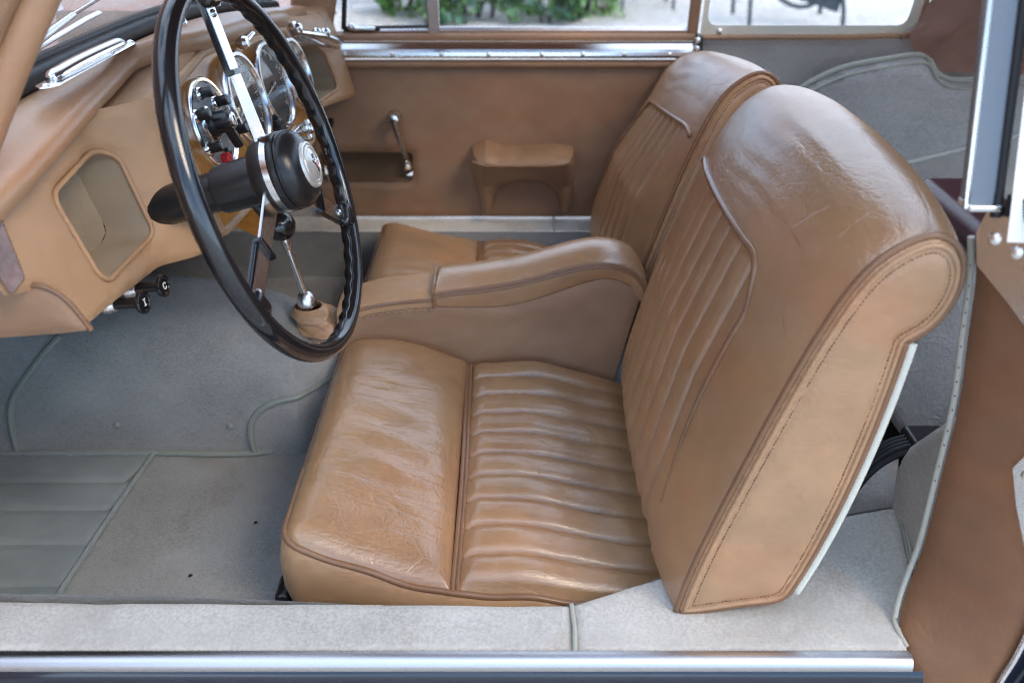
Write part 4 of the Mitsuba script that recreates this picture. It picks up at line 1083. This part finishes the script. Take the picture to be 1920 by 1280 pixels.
# near end: flap and torn patch
flap = smooth_poly([(-0.62, 0.435), (-0.515, 0.418), (-0.475, 0.417), (-0.455, 0.405), (-0.440, 0.378), (-0.436, 0.366), (-0.47, 0.362), (-0.62, 0.350)], 0.004)
put('end_flap', sheet(flap, 0.006, lambda q, d: np.c_[q[:, 0], 0.098 - 0.006 * np.sqrt(np.clip(d / 0.02, 0, 1)), q[:, 1]]), 'leather_door', True, parent=db, label='brown leather flap at the near lower end of the dashboard')
put('flap_piping', tube(spline([(-0.62, 0.096, 0.436), (-0.515, 0.096, 0.419), (-0.475, 0.096, 0.418), (-0.455, 0.097, 0.406), (-0.440, 0.098, 0.379), (-0.435, 0.099, 0.366)], 40), 0.0028, 8), 'leather_piping', parent=db)
tp_ = smooth_poly([(0.055, 0.4265), (0.0875, 0.430), (0.098, 0.452), (0.112, 0.487), (0.06, 0.484)], 0.003)
put('worn_patch', sheet(tp_, 0.005, lambda q, d: np.c_[fx(q[:, 0], q[:, 1]) + 0.0015, q]), 'torn_suede', True, parent=db, label='worn grey patch at the near end of the dashboard')
tpc = np.array(tp_.exterior.coords)
put('patch_stitching', stitches(np.c_[fx(tpc[:, 0], tpc[:, 1]) + 0.002, tpc], (1, 0, 0), 0.004, 0.0025, 0.0006), 'thread', parent=db, kind='stuff')

# wooden instrument panel
nB = A(1, -0.05, 0.25) / np.linalg.norm([1, -0.05, 0.25])
yB = A(0.05, 1, 0) / np.linalg.norm([0.05, 1, 0])
zB = np.cross(nB, yB)
oB = A(-0.42, 0.66, 0.455)


def BP(y, z, h=0.0):
    """a point on the instrument panel plane at car height z and width y, lifted h"""
    return A(-0.42 + 0.05 * (y - 0.66) - 0.25 * (z - 0.455), y, z) + nB * h


wood = smooth_poly([(0.436, 0.334), (0.56, 0.330), (0.70, 0.320), (0.85, 0.316), (0.925, 0.322), (0.968, 0.345), (0.985, 0.39), (0.99, 0.505), (0.85, 0.527), (0.70, 0.538), (0.60, 0.541), (0.50, 0.527), (0.436, 0.516)], 0.012)
put('wood_panel', cat([sheet(wood, 0.012, lambda q, d: np.array([BP(a, b, 0.004) for a, b in q])),
                       surf(np.stack([[BP(a, b, 0.004) for a, b in np.array(wood.exterior.coords)], [BP(a, b, -0.006) for a, b in np.array(wood.exterior.coords)]]))]), 'wood', 30, parent=db, label='varnished amber wood instrument panel')
we_ = np.array(wood.exterior.coords)[:-1]
put('wood_border', tube(np.array([BP(a, b, 0.002) for a, b in resample(np.vstack([we_, we_[:1]]), 0.008)[:-1]]), 0.0065, 10, closed=True), 'leather_fascia', parent=db)


def gauge(y, z, r, seed, ndiv):
    o = BP(y, z, 0.004)
    gk = put('gauge', lathe([(r, -0.002), (r + 0.0005, 0.010), (r - 0.003, 0.0165), (r - 0.008, 0.0165), (r - 0.0105, 0.011), (r - 0.011, 0.006)], o, nB, 72), 'chrome', 40, parent=db, label=f'round chrome rimmed instrument {["left of the three gauges", "in the middle of the three gauges", "far one of the three gauges"][seed]}')
    put('face', lathe([(0.0001, 0.0045), (r - 0.010, 0.0045)], o, nB, 64), 'dial_face', True, parent=gk)
    ms = []
    for i in range(ndiv + 1):
        a = math.radians(225 - 270 * i / ndiv)
        e = math.cos(a) * yB + math.sin(a) * zB
        l_ = 0.009 if i % 5 == 0 else 0.005
        w__ = 0.0015 if i % 5 == 0 else 0.0007
        ms.append(tube([o + e * (r - 0.013) + nB * 0.0055, o + e * (r - 0.013 - l_) + nB * 0.0055], w__, 4))
    put('scale', cat(ms), 'cream', False, parent=gk, kind='stuff')
    a = math.radians([200, 190, 120][seed])
    e = math.cos(a) * yB + math.sin(a) * zB
    put('needle', tube([o - e * 0.012 + nB * 0.008, o + e * (r - 0.02) + nB * 0.008], [0.0018, 0.0006], 6), 'cream', parent=gk)
    put('boss', lathe([(0, 0.0105), (0.005, 0.010), (0.006, 0.006)], o, nB, 20), 'satin_black', parent=gk)
    put('glass', lathe([(0.0001, 0.0125), (r - 0.009, 0.0120)], o, nB, 48), 'dial_glass', True, parent=gk)


gauge(0.669, 0.455, 0.075, 0, 60)
gauge(0.807, 0.446, 0.073, 1, 60)
gauge(0.940, 0.436, 0.064, 2, 40)

# switch panel
so = BP(0.531, 0.458, 0.004)
sk_ = put('switch_panel', lathe([(0.0001, 0.006), (0.0585, 0.006)], so, nB, 72), 'panel_grey', True, parent=db, label='round grey switch panel with black knobs and a red button')
put('bezel', lathe([(0.0655, -0.003), (0.066, 0.006), (0.0635, 0.010), (0.0595, 0.0095), (0.058, 0.006)], so, nB, 72), 'chrome', 40, parent=sk_)


def SP(y, z, h=0.0):
    return BP(y, z, 0.010 + h)


for y, z in ((0.520, 0.502), (0.557, 0.481), (0.483, 0.481), (0.479, 0.438), (0.585, 0.433)):
    put('knob_collar', lathe([(0.0105, 0), (0.0105, 0.004), (0.008, 0.007)], SP(y, z), nB, 28), 'chrome', 40, parent=sk_)
    put('switch_knob', lathe([(0.0072, 0.004), (0.0072, 0.020), (0.0068, 0.0225), (0.005, 0.0228), (0.0048, 0.0222), (0.0001, 0.0222)], SP(y, z), nB, 28), 'satin_black', 40, parent=sk_)
    put('knob_disc', lathe([(0.0046, 0.0224), (0.0046, 0.0232), (0.0001, 0.0234)], SP(y, z), nB, 20), 'panel_grey', 40, parent=sk_)
cc = (0.512, 0.462)
put('rotary_base', lathe([(0.026, 0), (0.026, 0.004), (0.023, 0.007), (0.019, 0.0075)], SP(*cc), nB, 40), 'chrome', 40, parent=sk_)
put('rotary_switch', lathe([(0.019, 0.004), (0.0185, 0.012), (0.0155, 0.015), (0.0145, 0.034), (0.013, 0.036), (0.0001, 0.0362)], SP(*cc), nB, 40), 'satin_black', 40, parent=sk_)
d_ = (yB * 0.45 - zB * 0.9)
d_ /= np.linalg.norm(d_)
put('rotary_lever', place(rbox((0.042, 0.013, 0.013), 0.004), SP(*cc, 0.024) + d_ * 0.026, d_, np.cross(nB, d_), nB), 'satin_black', True, parent=sk_)
put('key_disc', lathe([(0.0095, 0.0362), (0.0095, 0.0385), (0.0085, 0.0392), (0.0001, 0.0394)], SP(*cc), nB, 32), 'silver', 40, parent=sk_)
put('key_slot', place(rbox((0.0018, 0.009, 0.001), 0.0004), SP(*cc, 0.0397), yB, zB, nB), 'dark_void', False, parent=sk_)
put('red_button', lathe([(0.0085, 0), (0.0085, 0.009), (0.007, 0.0105), (0.0035, 0.0105), (0.003, 0.009), (0.0001, 0.009)], SP(0.517, 0.412), nB, 28), 'red_plastic', 40, parent=sk_)
put('black_button', lathe([(0.007, 0), (0.007, 0.004), (0.004, 0.006), (0.0001, 0.006)], SP(0.535, 0.416), nB, 20), 'satin_black', 40, parent=sk_)
# knob between the gauges, chrome cluster
pk = put('trip_knob', lathe([(0.012, 0.0), (0.012, 0.018), (0.0105, 0.021), (0.0001, 0.021)], BP(0.745, 0.392, 0.006), nB, 28), 'satin_black', 40, parent=db)
put('knob_collar', lathe([(0.015, 0), (0.015, 0.004), (0.012, 0.006)], BP(0.745, 0.392, 0.005), nB, 28), 'chrome', 40, parent=pk)
hk = put('heater_controls', place(rbox((0.062, 0.018, 0.014), 0.003), BP(0.815, 0.360, 0.014), yB, zB, nB), 'chrome', True, parent=db, label='small chrome control cluster on the wood panel')
for i, (dy, dz) in enumerate(((0.008, 0.006), (0.022, 0.002), (0.034, -0.002), (0.028, 0.012), (0.044, 0.006), (0.016, -0.010))):
    put('control_knob', lathe([(0.0035, 0), (0.0035, 0.01), (0.0065, 0.013), (0.006, 0.018), (0.003, 0.0195), (0.0001, 0.0196)], BP(0.815 + dy, 0.356 + dz, 0.018), nB, 18), 'chrome', 40, parent=hk)
lk = put('mirror_bracket', lathe([(0.004, 0), (0.009, 0.006), (0.011, 0.014), (0.008, 0.02), (0.0001, 0.021)], BP(0.735, 0.528, 0.004), nB, 24), 'chrome', 40, parent=db, label='small chrome fitting between gauges under the dash roll')
put('arm', tube([BP(0.735, 0.528, 0.018), BP(0.775, 0.533, 0.022)], [0.006, 0.004], 10), 'chrome', parent=lk)
# vent on the pad
vline = spline([(-0.523, 0.315, 0.571), (-0.522, 0.36, 0.573), (-0.519, 0.44, 0.574), (-0.516, 0.512, 0.573)], 40)
vn = put('demister_vent', tube(vline, np.interp(np.linspace(0, 1, 40), [0, 0.06, 0.94, 1], [0.006, 0.0105, 0.0105, 0.007]), 16, sq=0.9, up=(0, 0, 1)), 'chrome', True, parent=db, label='long chrome demister vent on top of the dashboard')
fl_ = smooth_poly([(0.285, -0.521), (0.30, -0.508), (0.40, -0.504), (0.52, -0.501), (0.538, -0.509), (0.53, -0.527), (0.40, -0.532), (0.30, -0.535)], 0.003)
put('vent_flange', sheet(fl_, 0.008, lambda q, d: np.c_[q[:, 1], q[:, 0], np.interp(q[:, 0], [0.23, 0.33, 0.44, 0.6], [0.5655, 0.5685, 0.5705, 0.572]) + 0.002 * np.clip(d / 0.003, 0, 1)]), 'chrome', True, parent=vn)
put('vent_screw', screw(A(-0.521, 0.297, 0.5685), (0, 0, 1), 0.005), 'silver', parent=vn)
put('vent_screw', screw(A(-0.511, 0.528, 0.572), (0, 0, 1), 0.005), 'silver', parent=vn)
for y_ in (0.72, 0.90):
    put('pad_stud', lathe([(0.009, 0), (0.009, 0.004), (0.005, 0.009), (0.0001, 0.01)], A(-0.505, y_, 0.562), (0.1, 0, 1), 20), 'chrome', 40, parent=db)
# latch at the far end of the dash
lt = put('hood_latch', tube(np.array([(-0.408, 1.02, 0.497), (-0.390, 1.10, 0.478), (-0.380, 1.18, 0.460), (-0.366, 1.275, 0.430)]), [0.013, 0.010, 0.010, 0.008], 14, sq=0.6), 'chrome', parent=db, label='chrome latch handle at the far end of the dashboard')
for c_, r_ in (((-0.404, 1.035, 0.499), 0.014), ((-0.378, 1.18, 0.466), 0.011), ((-0.386, 1.14, 0.475), 0.009)):
    put('knuckle', trimesh.creation.icosphere(3, r_).apply_translation(c_), 'chrome', True, parent=lt)
put('backing', loft([(-0.414, 1.0, 0.506), (-0.392, 1.30, 0.432)], [(-0.404, 1.0, 0.482), (-0.376, 1.30, 0.412)]), 'chrome', True, parent=lt)
# pull knobs under the dash
for i, (o0, letter) in enumerate(((A(-0.478, 0.232, 0.328), 'I'), (A(-0.473, 0.285, 0.323), 'C'))):
    ax_ = A(0.93, -0.10, 0.12 if i == 0 else 0.14)
    ax_ /= np.linalg.norm(ax_)
    pk = put('pull_knob', lathe([(0.0068, 0.010), (0.0068, 0.038), (0.0075, 0.041), (0.0135, 0.0425), (0.0142, 0.045), (0.0135, 0.0475), (0.010, 0.0480), (0.009, 0.0470), (0.0001, 0.0470)], o0, ax_, 32), 'gloss_black', 40, parent=db, label=['lower black pull knob lettered I under the dash', 'upper black pull knob lettered C under the dash'][i])
    put('knob_bush', lathe([(0.008, -0.006), (0.0105, -0.004), (0.0105, 0.004), (0.009, 0.006), (0.009, 0.0085), (0.008, 0.0105), (0.006, 0.011)], o0, ax_, 28), 'silver', 40, parent=pk)
    put('knob_stem', lathe([(0.0055, -0.05), (0.0055, -0.01)], o0, ax_, 16), 'satin_black', 40, parent=pk)
    xt = np.cross(A(0, 0, 1), ax_)
    xt /= np.linalg.norm(xt)
    tmh = meshkit.text_mesh(letter, 0.0085, 0.0006, bold=True)
    tmh.vertices[:, :2] -= tmh.bounds[:, :2].mean(0)
    put('letter', place(tmh, o0 + ax_ * 0.0471, xt, np.cross(ax_, xt), ax_), 'cream', False, parent=pk)
put('far_knob', cat([lathe([(0.006, 0), (0.006, 0.02), (0.011, 0.026), (0.011, 0.032), (0.0001, 0.034)], A(-0.425, 1.25, 0.268), A(0.9, -0.2, -0.1), 20)]), 'satin_black', 40, parent=db)
put('underdash_light_block', loft([(-0.485, 0.17, 0.365), (-0.45, 0.7, 0.318), (-0.41, 1.32, 0.305)], [(-0.60, 0.17, 0.37), (-0.60, 0.7, 0.315), (-0.58, 1.32, 0.31)], [(-0.80, 0.12, 0.40), (-0.80, 0.7, 0.40), (-0.80, 1.34, 0.40)]), 'satin_black', True, parent=db)  # black sheet added to keep windscreen light out of the footwell
put('underdash_panel', loft([(-0.47, 0.60, 0.300), (-0.47, 1.2, 0.300)], [(-0.40, 0.60, 0.262), (-0.40, 0.95, 0.262)]), 'wood', True, parent=db)

# ================================================================== PASSENGER DOOR
pd = thing('passenger_door', 'far passenger door trimmed in brown leather with chrome rail and armrest', 'car door')
dp = Polygon([(-0.47, 0.008), (0.405, 0.008), (0.405, 0.372), (-0.47, 0.372)])
pocket = smooth_poly([(-0.45, 0.098), (-0.236, 0.098), (-0.232, 0.168), (-0.45, 0.170)], 0.006)
dpp = Polygon(dp.exterior.coords, [pocket.exterior.coords])
put('trim_panel', sheet(dpp, 0.010, lambda q, d: np.c_[q[:, 0], 1.340 + 0.006 * (1 - np.sqrt(np.clip(d / 0.02, 0, 1) * (2 - np.clip(d / 0.02, 0, 1)))) + 0.006 * (meshkit.fbm(np.c_[q * 7, q[:, :1] * 0], 3) - 0.5), q[:, 1]]), 'leather_door', True, parent=pd, label='large brown leather door panel')
rg = resample(np.array(pocket.exterior.coords), 0.008)
put('map_pocket', cat([surf(np.stack([np.c_[rg[:, 0], np.full(len(rg), 1.341), rg[:, 1]], np.c_[rg[:, 0], np.full(len(rg), 1.385), rg[:, 1]]])), sheet(pocket, 0.03, XZ(1.384))]), 'suede_dark', 30, parent=pd, label='recessed rectangular pocket in the door panel')
for i_, (zz_, yy_, rr_, mt_) in enumerate(((0.372, 1.335, 0.012, 'leather_door'), (0.427, 1.345, 0.0105, 'leather_door'))):
    put('padded_roll', tube(np.array([(x, yy_, zz_) for x in np.linspace(-0.385, 0.402, 20)]), rr_, 12, sq=0.8), mt_, parent=pd)
rail = [(1.336, 0.385), (1.320, 0.387), (1.315, 0.393), (1.316, 0.400), (1.322, 0.405), (1.324, 0.407), (1.330, 0.416), (1.340, 0.419)]
put('chrome_rail', surf(np.stack([[(x, a, b) for a, b in rail] for x in np.linspace(-0.385, 0.402, 20)])), 'chrome', 20, parent=pd, label='polished chrome rail along the top of the door panel')
for x in (-0.367, -0.262, -0.155, -0.052, 0.065, 0.155, 0.245, 0.345):
    put('rail_screw', screw(A(x, 1.3155, 0.397), (0, -1, 0.35), 0.0048), 'chrome', parent=pd)
put('window_ledge', loft_s([[(-0.40, 1.338, 0.43), (0.0, 1.340, 0.432), (0.40, 1.340, 0.431)], [(-0.40, 1.36, 0.437), (0.0, 1.362, 0.439), (0.40, 1.362, 0.438)]], 20, 3), 'leather_door', True, parent=pd)
put('window_channel', surf(np.stack([[(x, a, b) for a, b in ((1.352, 0.4345), (1.350, 0.4405), (1.353, 0.447), (1.360, 0.4475))] for x in np.linspace(-0.165, 0.388, 12)])), 'brushed', 30, parent=pd, label='bright metal strip at the foot of the door glass')
gl_ = Polygon([(-0.15, 0.44), (0.385, 0.44), (0.385, 0.84), (-0.15, 0.86)])
put('window_glass', sheet(gl_, 0.1, tum(1.366)), 'glass', False, parent=pd)
vg = Polygon([(-0.36, 0.445), (-0.185, 0.445), (-0.185, 0.86), (-0.30, 0.84)])
vw = put('vent_window', cat([tube([tuple(tum(1.362)(np.array([a_]), None)[0]) for a_ in s_], 0.0055, 8, up=(0, 1, 0)) for s_ in (((-0.372, 0.442), (-0.18, 0.446)), ((-0.182, 0.446), (-0.182, 0.86)), ((-0.372, 0.442), (-0.31, 0.84)))]), 'rubber', parent=pd, label='small triangular vent window at the front of the door')
put('pane', sheet(vg, 0.1, tum(1.366)), 'glass', False, parent=vw)
put('catch', cat([rbox((0.05, 0.012, 0.010), 0.004, (-0.325, 1.350, 0.444)), trimesh.creation.icosphere(3, 0.008).apply_translation((-0.352, 1.348, 0.448))]), 'chrome', True, parent=vw)
put('lower_bar', tube([(-0.29, 1.352, 0.4395), (-0.165, 1.352, 0.441)], 0.004, 8), 'brushed', parent=vw)


def post(x0, x1, w, mat, name, y0=1.358):
    c = smooth_poly([(-w, -0.010), (w, -0.010), (w, 0.010), (-w, 0.010)], 0.003)
    c = np.array(c.exterior.coords)[:-1]
    return put(name, surf(np.stack([np.c_[xx + c[:, 0], y0 - 0.22 * (zz - 0.43) + c[:, 1], np.full(len(c), zz)] for xx, zz in ((x0, 0.43), (x1, 0.86))]), wrap_v=True), mat, 30, parent=pd)


post(-0.172, -0.168, 0.0125, 'brushed', 'window_divider')
post(0.398, 0.394, 0.011, 'leather_door', 'rear_window_frame')
put('latch_edge', cat([rbox((0.014, 0.05, 0.075), 0.004, (0.4115, 1.345, 0.395)), ]), 'rubber', True, parent=pd)
for z_ in (0.425, 0.408, 0.392):
    put('latch_roller', trimesh.creation.icosphere(3, 0.007).apply_translation((0.405, 1.322, z_)), 'chrome', True, parent=pd)
# crank
ck = put('window_crank', lathe([(0.016, 0.0), (0.0155, 0.010), (0.013, 0.024), (0.010, 0.032), (0.0001, 0.034)], A(-0.268, 1.335, 0.252), A(0, -1, 0.1), 28), 'chrome', 40, parent=pd, label='chrome window crank handle')
put('crank_arm', tube(spline([(-0.268, 1.312, 0.254), (-0.262, 1.306, 0.225), (-0.252, 1.306, 0.19), (-0.243, 1.308, 0.165)], 30), np.interp(np.linspace(0, 1, 30), [0, 0.3, 1], [0.014, 0.0095, 0.0065]), 12, sq=0.7), 'chrome', parent=ck)
put('crank_knob', lathe([(0.0045, 0), (0.005, 0.006), (0.009, 0.012), (0.0105, 0.022), (0.0075, 0.030), (0.0001, 0.031)], A(-0.242, 1.306, 0.160), A(0.1, -0.75, -0.3), 24), 'chrome', 40, parent=ck)
# door armrest with arch
ao = smooth_poly([(-0.094, 0.185), (-0.096, 0.13), (-0.080, 0.050), (-0.072, 0.020), (-0.052, 0.018), (-0.042, 0.045), (-0.036, 0.075), (-0.015, 0.098), (0.03, 0.108), (0.075, 0.100), (0.104, 0.078), (0.113, 0.05), (0.116, 0.024), (0.138, 0.022), (0.146, 0.05), (0.146, 0.12), (0.143, 0.185), (0.10, 0.192), (0.02, 0.186), (-0.03, 0.190), (-0.06, 0.200)], 0.006)


def armz(q, d):
    e = np.clip(d / 0.028, 0, 1)
    full = np.sqrt(np.maximum(1 - (1 - e) ** 2, 0))
    up = np.clip((q[:, 1] - 0.10) / 0.07, 0, 1)
    return np.c_[q[:, 0], 1.338 - full * (0.042 + 0.052 * up), q[:, 1]]


ak = put('door_armrest', sheet(ao, 0.004, armz), 'leather_arm', True, parent=pd, label='arched padded leather armrest on the door panel')
put('armrest_piping', tube(np.array([armz(np.array([[a_, b_]]), np.array([0.028]))[0] + A(0, -0.001, 0) for a_, b_ in spline([(-0.088, 0.178), (-0.06, 0.168), (0.02, 0.1655), (0.10, 0.168), (0.136, 0.176)], 30)]), 0.002, 6), 'leather_piping', parent=ak)
put('panel_screw', screw(A(-0.425, 1.338, 0.020), (0, -1, 0), 0.005), 'silver', parent=pd)

# ================================================================== REAR
rs = thing('rear_bench', 'grey velour rear seat behind the driver seat with rounded lower corner', 'rear seat')
m_ = rbox((0.13, 0.40, 0.33), 0.055, (0, 0, 0), seg=16).subdivide_to_size(0.02)
v_ = m_.vertices
v_ = v_ + 0.008 * (meshkit.fbm(v_ * 12, 3)[:, None] - 0.5) * v_ / (np.linalg.norm(v_, axis=1, keepdims=True) + 1e-6)
c_, s_ = math.cos(0.28), math.sin(0.28)
v_ = np.c_[v_[:, 0] * c_ + v_[:, 2] * s_, v_[:, 1], -v_[:, 0] * s_ + v_[:, 2] * c_]
put('backrest', tm(v_ + A(0.705, 0.535, 0.115), m_.faces), 'carpet_rear', True, parent=rs)
put('rear_shelf', rbox((0.5, 1.1, 0.03), 0.01, (1.05, 0.78, 0.02)), 'carpet_side', True, parent=rs)
put('burgundy_pouch', cat([rbox((0.12, 0.30, 0.055), 0.026, (0.735, 0.60, 0.287), 12)]), 'burgundy', True, label='dark burgundy leather pouch lying on top of the rear seat', category='pouch')
qb = thing('rear_side_box', 'grey carpeted side box beside the door post behind the driver seat', 'carpeted box')
qp = smooth_poly([(0.268, -0.02), (0.288, 0.05), (0.27, 0.095), (0.18, 0.20), (0.10, 0.285), (0.075, 0.30), (0.075, -0.02)], 0.01)
put('front_face', sheet(qp, 0.006, lambda q, d: np.c_[0.523 + 0.10 * (q[:, 0] - 0.145) - 0.008 * np.sqrt(np.clip(d / 0.015, 0, 1)), q]), 'carpet_side', True, parent=qb)
qe = np.array(qp.exterior.coords)
put('top_face', surf(np.stack([np.c_[0.523 + 0.10 * (qe[:, 0] - 0.145), qe], np.c_[0.80 + 0 * qe[:, 0], qe]])), 'carpet_side', 30, parent=qb)
put('base_welt', tube(spline([(0.533, 0.262, 0.006), (0.527, 0.225, 0.006), (0.514, 0.17, 0.006), (0.506, 0.13, 0.005)], 24), 0.0042, 8), 'welt', parent=qb)
put('base_stitching', stitches(spline([(0.530, 0.262, 0.0105), (0.524, 0.225, 0.0105), (0.511, 0.17, 0.0105), (0.503, 0.13, 0.0095)], 24), (0, 0, 1), 0.007, 0.004, 0.0007), 'welt_dark', parent=qb, kind='stuff')
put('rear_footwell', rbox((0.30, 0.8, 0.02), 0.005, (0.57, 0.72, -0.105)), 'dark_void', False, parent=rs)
put('rear_floor_ledge', sheet(Polygon([(0.40, 0.25), (0.545, 0.285), (0.60, 0.42), (0.40, 0.42)]), 0.01, lambda q, d: np.c_[q, -0.02 + 0.01 * np.sqrt(np.clip(d / 0.02, 0, 1))]), 'carpet_side', True, parent=rs)
sb = thing('seat_belt_stalk', 'black ribbed seat belt stalk curving up behind the driver seat', 'seat belt')
pth = spline([(0.455, 0.30, -0.05), (0.472, 0.30, -0.02), (0.495, 0.30, 0.033), (0.525, 0.30, 0.066), (0.56, 0.30, 0.078), (0.62, 0.30, 0.08)], 40)
put('strap', tube(pth, 0.017, 16, sq=0.5, up=(0, 0, 1)), 'black_fabric', parent=sb)
for k_ in (-0.010, -0.003, 0.004, 0.011):
    put('rib', tube(pth + A(0, k_, 0.004) + A(-0.004, 0, 0.004), 0.0028, 6), 'black_fabric', parent=sb)
put('buckle', rbox((0.06, 0.05, 0.03), 0.008, (0.575, 0.305, 0.078)), 'satin_black', True, parent=sb)
